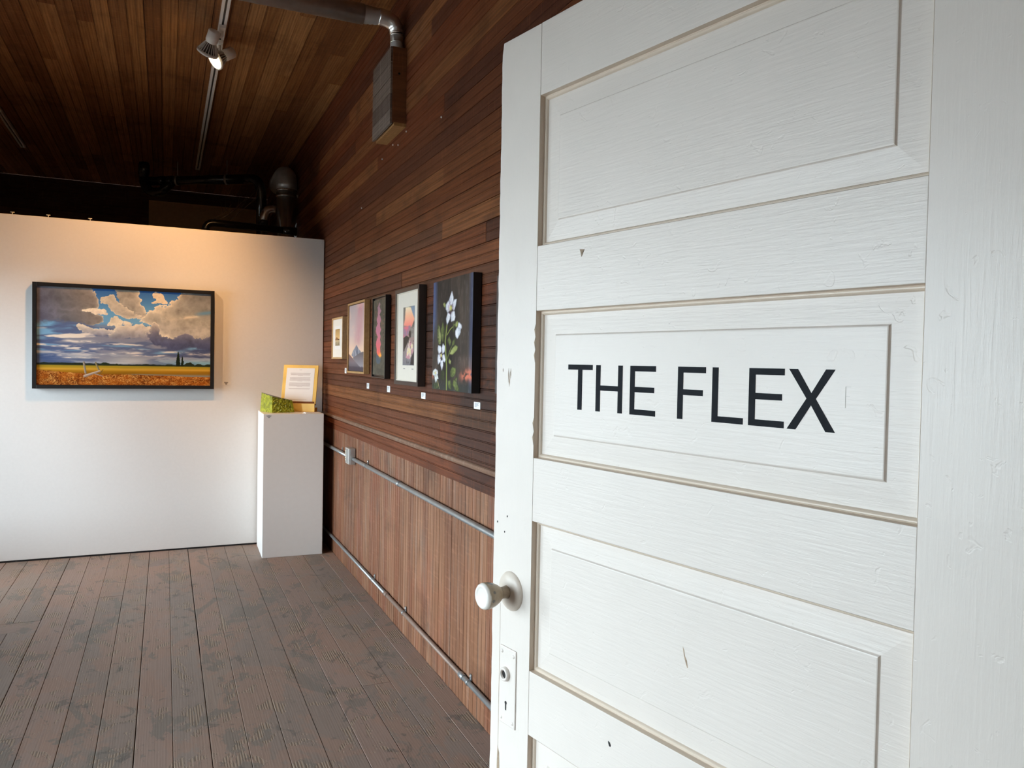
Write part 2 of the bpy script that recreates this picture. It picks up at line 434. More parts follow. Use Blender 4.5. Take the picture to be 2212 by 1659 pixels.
# left wall with three daylight windows (outside the picture)
bm = bmesh.new()
ys = [YF0] + [v for w in WINS for v in w] + [YB]
for k in range(0, len(ys), 2): box(bm, (XL-.15, ys[k], -.02), (XL, ys[k+1], ZC+.05))
for a, b_ in WINS:
    box(bm, (XL-.15, a, -.02), (XL, b_, WZ0)); box(bm, (XL-.15, a, WZ1), (XL, b_, ZC+.05))
tag(obj('wall_left', bm, M_PLASTER), 'pale plaster wall with three tall windows opposite the board wall', 'wall', kind='structure')
for k, (a, b_) in enumerate(WINS):
    w = tag(obj('window_%d' % (k+1), B(((XL-.11, a, WZ0), (XL-.04, a+.05, WZ1)), ((XL-.11, b_-.05, WZ0), (XL-.04, b_, WZ1)), ((XL-.11, a+.05, WZ0), (XL-.04, b_-.05, WZ0+.06)), ((XL-.11, a+.05, WZ1-.05), (XL-.04, b_-.05, WZ1))), M_PLASTER),
            'tall white framed window in the left wall, %s' % ('wide one nearest the door', 'narrow one in the middle', 'wide one beside the partition')[k], 'window', kind='structure')
    zm = (WZ0+WZ1)/2
    obj('sash_bar', B(((XL-.09, a+.05, zm-.02), (XL-.05, b_-.05, zm+.02))), M_PLASTER, w)
    for z0, z1 in ((WZ0+.06, zm-.02), (zm+.02, WZ1-.05)):
        obj('pane', B(((XL-.074, a+.05, z0), (XL-.070, b_-.05, z1))), M_GLASS, w)
    ld = bpy.data.lights.new('window_portal', 'AREA'); ld.shape = 'RECTANGLE'; ld.size = b_-a; ld.size_y = WZ1-WZ0
    ld.cycles.is_portal = True
    lo = bpy.data.objects.new('window_portal', ld); C.objects.link(lo)
    lo.location = (XL-.16, (a+b_)/2, zm); lo.rotation_euler = (0, -PI/2, PI/2 if False else 0)
    lo.matrix_world = Matrix.Translation(lo.location) @ Matrix(((0, 0, -1, 0), (1, 0, 0, 0), (0, -1, 0, 0), (0, 0, 0, 1)))
tag(obj('ground_outside', B(((-45, -30, -.7), (XL-.3, 40, -.6))), M_GROUND), 'pale street surface outside the windows', 'ground', kind='structure')

# front wall with the doorway, and the dim hall the camera stands in
DX0, DX1 = -1.30, -.325
tag(obj('wall_front', B(((XL-.15, YF0, -.02), (DX0, YF1, ZC+.05)), ((DX1, YF0, -.02), (.12, YF1, ZC+.05)), ((DX0, YF0, 2.07), (DX1, YF1, ZC+.05))), M_PLASTER), 'plaster wall around the doorway', 'wall', kind='structure')
tag(obj('trim_2', B(((DX0-.0, YF0-.012, 0), (DX0+.02, YF1+.012, 2.07)), ((DX1-.0, YF0-.012, 0), (DX1+.012, YF1+.0, 2.07)), ((DX0, YF0-.012, 2.055), (DX1, YF1+.012, 2.07))), M_DOOR_V), 'white jamb lining of the doorway', 'trim', kind='structure')
tag(obj('floor_hall', B(((-2.6, -2.4, -.08), (.6, .2, -.002))), M_FLOOR), 'plank floor of the hall outside the doorway', 'floor', kind='structure')
tag(obj('ceiling_hall', B(((-2.6, -2.4, 2.7), (.6, YF0, 2.8))), M_HALL), 'brown ceiling of the hall outside the doorway', 'ceiling', kind='structure')
tag(obj('wall_hall', B(((-2.7, -2.4, -.08), (-2.6, YF0, 2.8)), ((.6, -2.4, -.08), (.7, YF0, 2.8)), ((-2.7, -2.5, -.08), (.7, -2.4, 2.8))), M_HALL), 'brown walls of the hall outside the doorway', 'wall', kind='structure')

# white freestanding partition
PX0 = -2.36  # unseen left end cut short so window light leaks behind the partition
tag(obj('wall_partition', B(((PX0, YP, .012), (-.006, YP+.11, PH)), bev=.002), M_PART), 'freestanding white partition carrying the landscape painting', 'partition', kind='structure')
tag(obj('shadow_strip_partition', B(((PX0+.01, YP+.004, 0), (-.01, YP+.10, .0125))), M_HOLE), 'dark shadow gap strip under the white partition', 'shadow_strip', kind='structure')  # dark colour stands in for the shade in the gap

# ------------------------------------------------------------------ the open panelled door
DYAW = math.radians(11.77)
door = empty('door_1', (-.51835, 1.4355, 0), math.atan2(-math.cos(DYAW), math.sin(DYAW)))
tag(door, 'old white painted five-panel door standing open, lettered THE FLEX', 'door', kind='structure')
DW, T, DT = .969, 2.045, .036
U0, U1 = .1255, .8436
ZR = [1.911, 1.6307, 1.5095, 1.2322, 1.1119, .825, .7021, .42, .30]
rng = random.Random(3)
def stile(u0, u1, wav0):
    n = 90; poly = []
    for k in range(n+1):
        zz = .012 + (T-.012)*k/n
        j = (rng.uniform(-.0011, .0007) if wav0 and 0 < k < n-1 else 0.0)
        if wav0 and k == n: j = .004
        poly.append((u0+j, zz))
    poly += [(u1, T-.001), (u1, .012)]
    return prism(poly, 0, DT)
obj('stile', stile(0, U0-.0004, True), M_DOOR_V, door)
obj('stile', stile(U1+.0004, DW, False), M_DOOR_V, door)
rails = [(ZR[0], T), (ZR[2], ZR[1]), (ZR[4], ZR[3]), (ZR[6], ZR[5]), (ZR[8], ZR[7]), (.012, .06)]
rails[-2] = (ZR[7]-.0, ZR[7]) if False else (ZR[8], ZR[7])
for z0, z1 in rails:
    obj('rail', B(((U0, .0003, z0), (U1, DT, z1)), bev=.0008), M_DOOR_H, door)
def rect_rings(x0, x1, z0, z1, prof, cap=True):
    bm = bmesh.new(); prev = None
    for ins, d in prof:
        R = [bm.verts.new(p) for p in ((x0+ins, d, z0+ins), (x1-ins, d, z0+ins), (x1-ins, d, z1-ins), (x0+ins, d, z1-ins))]
        if prev:
            for k in range(4): bm.faces.new((prev[k], prev[(k+1) % 4], R[(k+1) % 4], R[k]))
        prev = R
    if cap: bm.faces.new(prev)
    bmesh.ops.recalc_face_normals(bm, faces=bm.faces[:])
    # face toward -y
    bm.normal_update()
    if sum(f.normal.y for f in bm.faces) > 0: bmesh.ops.reverse_faces(bm, faces=bm.faces[:])
    return bm
SP = [(0, .0002), (.0006, .0105), (.0016, .0112), (.0026, .0106), (.0042, .0107), (.0056, .0116), (.0066, .0128), (.0072, .0140), (.0078, .0149)]
PP = [(.0078, .0150), (.016, .0148), (.0440, .0133), (.0448, .0126), (.0462, .0104), (.0475, .0100)]
panels = []
for z1, z0 in ((ZR[0], ZR[1]), (ZR[2], ZR[3]), (ZR[4], ZR[5]), (ZR[6], ZR[7]), (ZR[8], .06)):
    pn = obj('panel', rect_rings(U0, U1, z0, z1, PP), M_DOOR_H, door); panels.append(pn)
    obj('panel_moulding', rect_rings(U0, U1, z0, z1, SP, False), M_BOUNCE_TINT, pn)
    obj('panel_back', B(((U0, .024, z0), (U1, .034, z1))), M_DOOR_H, pn)
# lettering on the second panel: one mesh per letter
def rects(*r):
    bm = bmesh.new()
    for x0, z0, x1, z1 in r: prism([(x0, z0), (x1, z0), (x1, z1), (x0, z1)], .0092, .01005, bm)
    return bm
cap, base = 1.4098, 1.3300
def outline(p): return prism([(x-.0050, z) for x, z in p], .0094, .01005)
hb = .0090
L_T = [(.2160, cap), (.2812, cap), (.2812, cap-hb), (.2542, cap-hb), (.2542, base), (.2430, base), (.2430, cap-hb), (.2160, cap-hb)]
L_H = [(.2905, cap), (.3015, cap), (.3015, .3750+1.0), (.3450, 1.3750), (.3450, cap), (.3555, cap), (.3555, base), (.3450, base), (.3450, 1.3662), (.3015, 1.3662), (.3015, base), (.2905, base)]
def L_E(a, b_, b2): return [(a, cap), (b_, cap), (b_, cap-hb), (a+.0106, cap-hb), (a+.0106, 1.3756), (b2, 1.3756), (b2, 1.3668), (a+.0106, 1.3668), (a+.0106, base+hb), (b_+.0005, base+hb), (b_+.0005, base), (a, base)]
L_F = [(.4762, cap), (.5300, cap), (.5300, cap-hb), (.4868, cap-hb), (.4868, 1.3756), (.5250, 1.3756), (.5250, 1.3668), (.4868, 1.3668), (.4868, base), (.4762, base)]
L_L = [(.5425, cap), (.5532, cap), (.5532, base+hb), (.5977, base+hb), (.5977, base), (.5425, base)]
cx, cz = .7035, 1.3712
L_X = [(.6700, cap), (.6830, cap), (.7035, 1.3785), (.7236, cap), (.7363, cap), (.7100, 1.3715), (.7380, base), (.7250, base), (.7035, 1.3632), (.6815, base), (.6685, base), (.6968, 1.3715)]
for pl in (L_T, L_H, L_E(.3733, .4300, .4272), L_F, L_L, L_E(.6068, .6632, .6600), L_X):
    bm = outline(pl); bmesh.ops.triangulate(bm, faces=[f for f in bm.faces if len(f.verts) > 4])
    obj('letter', bm, M_VINYL, panels[1])
panels[1]['label'] = 'door panel with the black letters THE FLEX'
# knob, rose, lock plate
kb = empty('door_knob', (.0625, 0, .9625), 0, door); kb.scale = (1.06, 1.06, 1.06); kb['label'] = 'worn white painted round door knob'
toward = aim((0, -1, 0))
gk = G('worn_knob_paint'); nk = gk.noise(gk.obj(), 60, 5, .6); pk = gk.obj()
yk = gk.node('ShaderNodeSeparateXYZ', {0: pk}).outputs[1]
ck = gk.mix(gk.step(gk.math('ADD', yk, gk.math('MULTIPLY', nk, .006)), -.0590, -.0565), (.74, .71, .66), gk.ramp(nk, [(.35, (.27, .20, .13)), (.6, (.36, .28, .19))]))
for c_, r_ in (((.004, -.050, .0245), .0075), ((.0205, -.052, .010), .0032), ((.0235, -.055, -.004), .0036), ((.012, -.0575, -.020), .0045)):
    ck = gk.mix(gk.math('MULTIPLY', gk.step(gk.math('ADD', gk.dist(pk, c_), gk.math('MULTIPLY', gk.math('SUBTRACT', nk, .5), .006)), r_, r_*.75), .9), ck, (.11, .10, .09))
M_KNOB = gk.done(ck, .3)
obj('rose', lathe([(0, .010), (.010, .0105), (.022, .0095), (.030, .0065), (.0345, .0035), (.0365, .0005), (.0365, -.001)], 32, mtx=toward), M_ROSE, kb)
obj('neck', lathe([(.0125, .008), (.0115, .013), (.0105, .020), (.0115, .027)], 24, mtx=toward), M_KNOB, kb)
obj('knob', lathe([(.0115, .026), (.0135, .0275), (.0180, .034), (.0215, .042), (.0238, .051), (.0243, .0585), (.0232, .0635), (.0205, .0665), (.0172, .0668), (.0156, .0654), (.0140, .0648), (0, .0648)], 32, mtx=toward), M_KNOB, kb)
lp = empty('lock_plate', (.0585, 0, .7715), 0, door)
obj('plate', B(((-.0275, -.0028, -.0775), (.0275, .001, .0775)), bev=.0024), M_DOOR_V, lp)
obj('collar', lathe([(.0085, -.004), (.0085, .0075), (.0105, .0085), (.0130, .0075), (.0140, .003), (.0145, 0)], 26, mtx=Matrix.Translation((-.0045, -.002, .0245)) @ toward), M_DOOR_V, lp)
obj('spindle_hole', lathe([(0, .0035), (.0083, .0035), (.0083, .001)], 20, mtx=Matrix.Translation((-.0045, -.002, .0245)) @ toward), M_HOLE, lp)
kh = [( .0035*math.cos(a), -.0330+.0035*math.sin(a)) for a in [PI*(-.3+1.6*k/10) for k in range(11)]] + [(-.0016, -.0475), (.0020, -.0475)]
obj('keyhole', prism([(x-.003, z) for x, z in kh], -.0032, -.0026), M_HOLE, lp)
for sx, sz in ((-.0185, .0665), (.0195, .0655), (-.0185, -.0665), (.0195, -.0665)):
    obj('screw', lathe([(0, .0022), (.0030, .0016), (.0042, 0)], 14, mtx=Matrix.Translation((sx, -.0026, sz)) @ toward), M_DOOR_V, lp)
# chips, dents and small holes in the paint
def chip(poly, mat=M_WOODCHIP, y=0.0, nm='paint_chip'): obj(nm, prism(poly, y-.0003, y+.0002), mat, door)
chip([(.2465, 1.612), (.2590, 1.6105), (.2545, 1.6025), (.2515, 1.5985), (.2500, 1.604)])
chip([(.0265, .640), (.0325, .628), (.0340, .600), (.0335, .560), (.0265, .556), (.0250, .60)])
for u, zz, h in ((.040, 1.386, .014), (.0445, 1.382, .012), (.0475, 1.390, .010), (.0215, 1.396, .004), (.043, 1.372, .008)):
    chip([(u, zz-h), (u+.0012, zz-h*.3), (u+.0006, zz+h), (u-.0012, zz+h*.2)])
for u, zz in ((.012, 1.091), (.045, 1.107), (.037, 1.075)):
    chip([(u+.0016*math.cos(a), zz+.0022*math.sin(a)) for a in [k*PI/4 for k in range(8)]], M_HOLE)
chip([(.346, .781), (.350, .780), (.3525, .776), (.3515, .7725), (.3485, .7735), (.3465, .7775)], M_HOLE)
chip([(.494, .985), (.497, .980), (.4985, .972), (.503, .965), (.505, .955), (.5035, .955), (.4995, .964), (.4965, .972)], M_WOODCHIP, .010)
chip([(.0268, .55), (.0276, .55), (.0282, .75), (.0276, .93), (.0270, .93)], M_WOODCHIP, 0.0001, 'crack')
for a_, b_, c_, d_ in ((.7455, 1.362, .7461, 1.389), (.7455, 1.3884, .7530, 1.389), (.7455, 1.3765, .7515, 1.3770)):
    chip([(a_, b_), (c_, b_), (c_, d_), (a_, d_)], M_DOORSCR, .0100, 'scratched_letter')
for k in range(9):
    zz = 1.488 - k*.0265 + rng.uniform(-.006, .006)
    if k in (0, 1, 2, 7, 8): chip([(U0-.0002, zz), (U0-.0045, zz-.010), (U0-.0008, zz-.024)])

# ------------------------------------------------------------------ pictures: painted as colour on fine canvases
def vnoise(x, y, seed):
    r = np.random.RandomState(seed).rand(64, 64)
    xi = np.floor(x).astype(int); yi = np.floor(y).astype(int); fx = x-xi; fy = y-yi
    fx = fx*fx*(3-2*fx); fy = fy*fy*(3-2*fy)
    g = lambda a, b: r[a % 64, b % 64]
    return (g(xi, yi)*(1-fx)+g(xi+1, yi)*fx)*(1-fy) + (g(xi, yi+1)*(1-fx)+g(xi+1, yi+1)*fx)*fy
def fbm(x, y, seed, o=5, gain=.5):
    s = 0; a = 1.0; t = 0
    for k in range(o):
        s = s + a*vnoise(x*2**k, y*2**k, seed+k); t += a; a *= gain
    return s/t
def ss(a, b, x): t = np.clip((x-a)/(b-a), 0, 1); return t*t*(3-2*t)
def over(img, m, c):
    c = np.asarray(c, float)
    return img*(1-m[..., None]) + (c if c.ndim == 3 else c[None, None, :])*m[..., None]
def grad(t, stops):
    t = np.asarray(t); P = [s[0] for s in stops]
    return np.stack([np.interp(t, P, [s[1][k] for s in stops]) for k in range(3)], -1)
def inpoly(u, v, poly):
    r = np.zeros(u.shape, bool); n = len(poly)
    for i in range(n):
        x0, y0 = poly[i]; x1, y1 = poly[(i+1) % n]
        if y0 == y1: continue
        c = ((y0 > v) != (y1 > v)) & (u < (x1-x0)*(v-y0)/(y1-y0)+x0)
        r ^= c
    return r.astype(float)
def blur(m, n=1):
    for _ in range(n):
        p = np.pad(m, 1, mode='edge'); m = (p[:-2, 1:-1]+p[2:, 1:-1]+p[1:-1, :-2]+p[1:-1, 2:]+2*p[1:-1, 1:-1])/6
    return m
def grid_uv(nx, ny):
    return np.meshgrid(np.linspace(0, 1, nx), np.linspace(0, 1, ny))
def canvas_mesh(name, w, h, img, mat, parent, loc, y=0.0):
    """grid in local xz facing -y, img[row from bottom, col] in sRGB 0-255"""
    ny, nx, _ = img.shape
    U, V = grid_uv(nx, ny)
    co = np.stack([U*w, np.zeros_like(U)+y, V*h], -1).reshape(-1, 3)
    idx = np.arange(nx*ny).reshape(ny, nx)
    q = np.stack([idx[:-1, :-1], idx[:-1, 1:], idx[1:, 1:], idx[1:, :-1]], -1).reshape(-1, 4)
    me = bpy.data.meshes.new(name)
    me.vertices.add(len(co)); me.vertices.foreach_set('co', co.ravel())
    me.loops.add(q.size); me.loops.foreach_set('vertex_index', q.ravel())
    me.polygons.add(len(q)); me.polygons.foreach_set('loop_start', np.arange(0, q.size, 4)); me.polygons.foreach_set('loop_total', np.full(len(q), 4))
    me.update(calc_edges=True)
    a = me.color_attributes.new('paint', 'FLOAT_COLOR', 'POINT')
    c = np.clip(img/255.0, 0, 1); c = np.where(c <= .04045, c/12.92, ((c+.055)/1.055)**2.4)
    a.data.foreach_set('color', np.concatenate([c.reshape(-1, 3), np.ones((nx*ny, 1))], 1).astype(np.float32).ravel())
    me.materials.append(mat)
    o = bpy.data.objects.new(name, me); C.objects.link(o); o.parent = parent; o.location = loc
    return o
def frame_bm(w, h, fw, d0, d1, lip=None):
    """picture frame ring, local x 0..w, z 0..h, y from d0 (front, negative) to d1 (wall)"""
    bm = bmesh.new()
    box(bm, (0, d0, 0), (fw, d1, h)); box(bm, (w-fw, d0, 0), (w, d1, h)); box(bm, (fw, d0, 0), (w-fw, d1, fw)); box(bm, (fw, d0, h-fw), (w-fw, d1, h))
    return bm
def frame_rails(w, h, fw, d0, d1, mat, parent):
    e = .0004
    for a, b_ in (((0, d0, 0), (fw, d1, h)), ((w-fw, d0, 0), (w, d1, h)), ((fw+e, d0, 0), (w-fw-e, d1, fw)), ((fw+e, d0, h-fw), (w-fw-e, d1, h))):
        obj('frame_side', B((a, b_), bev=.0008), mat, parent)

# --- landscape
def art_landscape(nx=500, ny=304):
    u, v = grid_uv(nx, ny); asp = 1.64; x = u*asp
    wx = (fbm(x*4, v*4, 201, 5)-.5); wy = (fbm(x*4+7, v*4+3, 202, 5)-.5)
    img = grad(v, [(0, (120, 150, 175)), (.2, (160, 192, 208)), (.3, (110, 150, 185)), (.5, (128, 176, 212)), (.75, (110, 172, 216)), (1, (58, 108, 178))])
    # low stretched cloud bands
    b = fbm(x*2.6+3, v*17, 5, 5); b2 = fbm(x*5, v*34, 9, 5); b3 = fbm(x*3.4+5, v*24+2, 15, 5)
    dark = grad(u, [(0, (82, 98, 138)), (.3, (100, 112, 146)), (.6, (96, 108, 140)), (1, (66, 76, 110))])
    hi = .62+.12*ss(.34, .22, u)
    img = over(img, ss(hi+.04, hi-.05, v)*ss(.26, .42, b)*.97, dark)
    img = over(img, ss(hi+.03, hi-.05, v)*ss(.20, .27, v)*ss(.48, .62, b)*.8, (150, 152, 164))
    img = over(img, ss(.62, .52, v)*ss(.24, .34, v)*ss(.52, .60, b3)*ss(.75, .45, u)*.95, (214, 208, 204))
    img = over(img, ss(.62, .52, v)*ss(.26, .36, v)*ss(.585, .64, b3)*ss(.75, .45, u), (240, 230, 216))
    img = over(img, ss(.36, .28, v)*ss(.52, .64, b2)*.55, (196, 204, 210))
    gl = np.exp(-((u-.52)/.12)**2)*np.exp(-((v-.25)/.045)**2); img = over(img, gl*.7, (212, 212, 205))
    img = over(img, ss(.55, .95, u)*np.exp(-((v-.240)/.030)**2)*.85, (126, 176, 194))
    img = over(img, ss(.34, 0, u)*np.exp(-((v-.275)/.06)**2)*.9, (70, 92, 138))
    def cloud(img, blobs, body, rim=(244, 232, 208), amp=1.0, seed=1, rimw=.12, soft=.035, lit=None, warp=.10, fine=1.0):
        D = np.full(u.shape, -9.0); uu = u+wx*warp/asp*1.6; vv = v+wy*warp*1.6
        for cu, cv, ru, rv in blobs: D = np.maximum(D, 1-np.sqrt(((uu-cu)/ru)**2+((vv-cv)/rv)**2))
        n = fbm(x*7, v*7, seed, 6, .6); puff = 1-np.abs(2*fbm(x*16*fine, v*16*fine, seed+20, 4)-1); puff2 = 1-np.abs(2*fbm(x*38*fine, v*38*fine, seed+33, 3)-1)
        D = D + (n-.5)*amp*1.5 + (puff-.75)*.55*amp + (puff2-.75)*.42*amp
        m = ss(0, soft, D); e = np.exp(-np.clip(D, 0, 9)/rimw)
        if lit is not None: e = e*lit
        c = np.asarray(body, float); c = c if c.ndim == 3 else np.broadcast_to(c, img.shape)
        sh = fbm(x*6, v*9, seed+50, 5)
        c = c*(1+.30*(sh-.5))[..., None]
        e = np.clip(e*(1+(puff-.8)*1.2+(puff2-.8)*.8)*1.15, 0, 1); c = c*(1+.22*(puff-.75)*fine)[..., None]
        return over(img, m, c*(1-e[..., None])+np.asarray(rim, float)*e[..., None])
    # right hand bank sweeping down from the top corner
    img = cloud(img, [(.97, .95, .20, .20), (.90, .80, .20, .20), (.80, .74, .16, .16), (.70, .66, .12, .11), (.99, .70, .16, .18), (.84, .62, .16, .10)], grad(v+.15*(u-.8), [(.5, (176, 170, 162)), (.72, (176, 172, 160)), (.85, (146, 146, 142)), (1, (122, 124, 126))]), seed=31, amp=.55, rimw=.24, lit=ss(1.0, .72, u))
    img = over(img, np.exp(-((v-(.72+.30*(u-.8)))/.016)**2)*ss(.72, .82, u)*ss(.35, .6, fbm(x*9, v*14, 37, 4))*.9, (226, 214, 192))
    img = over(img, np.exp(-((v-(.775+.24*(u-.9)))/.020)**2)*ss(.88, .96, u), (104, 146, 180))
    # grey column left of the top gap with its bright right edge
    img = cloud(img, [(.50, .97, .075, .17), (.53, .84, .065, .14), (.57, .76, .05, .09), (.46, 1.02, .06, .10)], (172, 166, 154), seed=41, amp=.50, rimw=.20, lit=ss(.47, .60, u)*1.0+.15)
    img = cloud(img, [(.43, .80, .055, .06), (.48, .755, .06, .045), (.395, .85, .035, .06), (.52, .725, .05, .025)], grad(v, [(.68, (236, 222, 196)), (.74, (190, 180, 164)), (.86, (206, 196, 176))]), seed=47, amp=.6, rimw=.10)
    img = cloud(img, [(.44, .655, .035, .035), (.50, .65, .02, .025), (.41, .63, .02, .018), (.46, .61, .02, .02)], (222, 210, 186), seed=52, amp=.8, rimw=.12)
    # big dark bank at upper left
    img = cloud(img, [(.08, .88, .26, .24), (.24, .92, .10, .20), (.30, .86, .055, .12), (.06, .72, .22, .14), (.22, .68, .13, .09), (.30, .66, .06, .05)], grad(u+.2*(v-.8), [(0, (106, 108, 130)), (.14, (114, 114, 120)), (.26, (128, 122, 118)), (.36, (148, 140, 132))]), seed=61, amp=.42, rimw=.10, lit=ss(.20, .33, u), soft=.04+.55*ss(.75, .62, v)*ss(.34, .2, u))
    img = cloud(img, [(.33, .735, .045, .022), (.29, .75, .04, .02), (.36, .71, .02, .014)], (236, 222, 200), seed=63, amp=.7, rimw=.2)
    img = cloud(img, [(.67, .955, .032, .04), (.685, .90, .022, .03), (.66, .875, .016, .015)], (222, 208, 184), seed=66, amp=.8, rimw=.15)
    # cumulus in the middle distance
    img = cloud(img, [(.54, .55, .09, .07), (.47, .51, .06, .05), (.50, .58, .05, .06), (.62, .50, .08, .07)], grad(v+.06*wy, [(.42, (112, 116, 142)), (.52, (150, 148, 154)), (.62, (226, 214, 194))]), seed=71, amp=.75, rimw=.22, lit=ss(.46, .58, v), soft=.05+.8*ss(.53, .46, v))
    img = cloud(img, [(.36, .545, .085, .045), (.28, .57, .06, .035)], grad(v, [(.49, (120, 122, 144)), (.56, (170, 166, 166)), (.62, (232, 220, 200))]), seed=75, amp=.7, rimw=.2, lit=ss(.50, .58, v), soft=.05+.8*ss(.55, .50, v))
    img = cloud(img, [(.66, .56, .030, .08), (.70, .48, .10, .08), (.83, .55, .055, .06), (.86, .47, .14, .08), (.96, .45, .12, .10), (.78, .44, .10, .07)], grad(v, [(.33, (66, 74, 106)), (.45, (86, 92, 122)), (.56, (120, 120, 138)), (.64, (196, 186, 176))]), seed=81, amp=.65, rimw=.09, lit=ss(.46, .60, v), soft=.05+.8*ss(.46, .38, v))
    # lit streaks over the dark base
    for y0, w, s0, s1, sd in ((.335, .011, .42, .55, 3), (.315, .007, .55, .7, 4), (.36, .008, .72, .82, 5), (.405, .010, .10, .22, 6), (.45, .012, .16, .30, 7), (.375, .010, .30, .42, 8), (.43, .008, .40, .55, 9), (.345, .009, .88, .99, 10), (.30, .006, .02, .12, 11), (.285, .006, .16, .30, 12)):
        yy = y0+.010*(fbm(u*14, u*0, sd, 3)-.5)*2
        e = np.exp(-np.abs((v-yy)/w)**1.6)*ss(s0-.04, s0+.02, u)*ss(s1+.08, s1, u)*ss(.32, .60, fbm(x*12, v*40, sd+60, 5))
        img = over(img, np.clip(e*1.15, 0, 1), (232, 224, 214))
    # tree line
    hz = .205
    tl = hz+.008+.016*fbm(u*26, v*0, 90, 4)+.006*(u < .4)
    img = over(img, ss(.004, -.004, v-tl)*(v > hz-.03), (34, 42, 34))
    for cu, w, h in ((.375, .026, .032), (.44, .013, .022), (.87, .036, .046), (.93, .026, .032), (.985, .025, .03), (.75, .03, .022)):
        img = over(img, ss(0, .15, 1-((u-cu)/w)**2-((v-hz)/h)**2+(fbm(u*90, v*60, 93, 3)-.5)*.6), (38, 48, 32))
    for cu, w, h in ((.803, .019, .165), (.828, .013, .118)):
        t = (v-hz)/h
        prof = w*np.clip(1-t, 0, 1)**.75*(.8+.5*np.sin(np.clip(t, 0, 1)*2.2))*.75
        img = over(img, ((np.abs(u-cu) < prof*(1+(fbm(u*80, v*70, 95, 3)-.5)*.9)) & (t > -.15) & (t < 1)).astype(float), (24, 34, 20))
    # fields
    f = ss(hz+.002, hz-.004, v)
    fc = grad(v, [(0, (122, 66, 16)), (.085, (150, 88, 22)), (.10, (128, 84, 14)), (.145, (165, 118, 24)), (.165, (208, 160, 58)), (.185, (178, 148, 40)), (.205, (150, 136, 40))])
    fc = fc*(1+.16*(fbm(u*6, v*120, 101, 4)-.5))[..., None]
    img = over(img, f, fc)
    st = np.exp(-((v-(.112-.012*ss(.5, 1, u)))/(.008+.01*ss(.6, 1, u)))**2)*ss(.45, .58, u); img = over(img, st*.9, (140, 138, 130))
    wt = .105+.012*fbm(u*60, u*0, 104, 3)-.02*ss(.5, 1, u)+.035*ss(.35, .0, u)
    wm = ss(.004, -.004, v-wt)
    a = fbm(u*95+v*40, v*42-u*30, 106, 3); a2 = fbm(u*80-v*60, v*50+u*40, 108, 3); r1 = np.abs(a-.5)*2; r2 = np.abs(a2-.5)*2
    stalk = np.maximum(ss(.16, .02, r1), ss(.16, .02, r2))
    img = over(img, wm, grad(fbm(u*20, v*20, 110, 4), [(.3, (108, 50, 10)), (.7, (164, 86, 20))]))
    img = over(img, wm*stalk*.85, grad(fbm(u*40, v*40, 112, 3), [(.3, (190, 112, 36)), (.7, (240, 186, 104))]))
    # broken fence posts
    def stick(img, p, q, w0, w1, ca, cb):
        dx, dy = (q[0]-p[0])*asp, q[1]-p[1]; L2 = dx*dx+dy*dy
        t = np.clip(((u-p[0])*asp*dx+(v-p[1])*dy)/L2, 0, 1)
        sx = (u-p[0])*asp-t*dx; sy = (v-p[1])-t*dy; d = np.sqrt(sx*sx+sy*sy); w = w0+(w1-w0)*t
        side = np.clip((sx*dy-sy*dx)/np.sqrt(L2)/w*.5+.5, 0, 1)
        return over(img, ss(w, w*.7, d), np.asarray(ca)*(1-side[..., None])+np.asarray(cb)*side[..., None])
    img = stick(img, (.266, .125), (.256, .235), .0105, .011, (198, 186, 170), (90, 84, 72))
    img = stick(img, (.342, .150), (.322, .232), .0095, .009, (176, 166, 130), (90, 80, 52))
    img = stick(img, (.262, .092), (.345, .145), .017, .010, (228, 216, 200), (120, 96, 84))
    img = stick(img, (.318, .12), (.362, .092), .006, .004, (120, 104, 80), (200, 190, 180))
    img = stick(img, (.345, .11), (.365, .165), .004, .003, (90, 70, 40), (120, 96, 60))
    return img
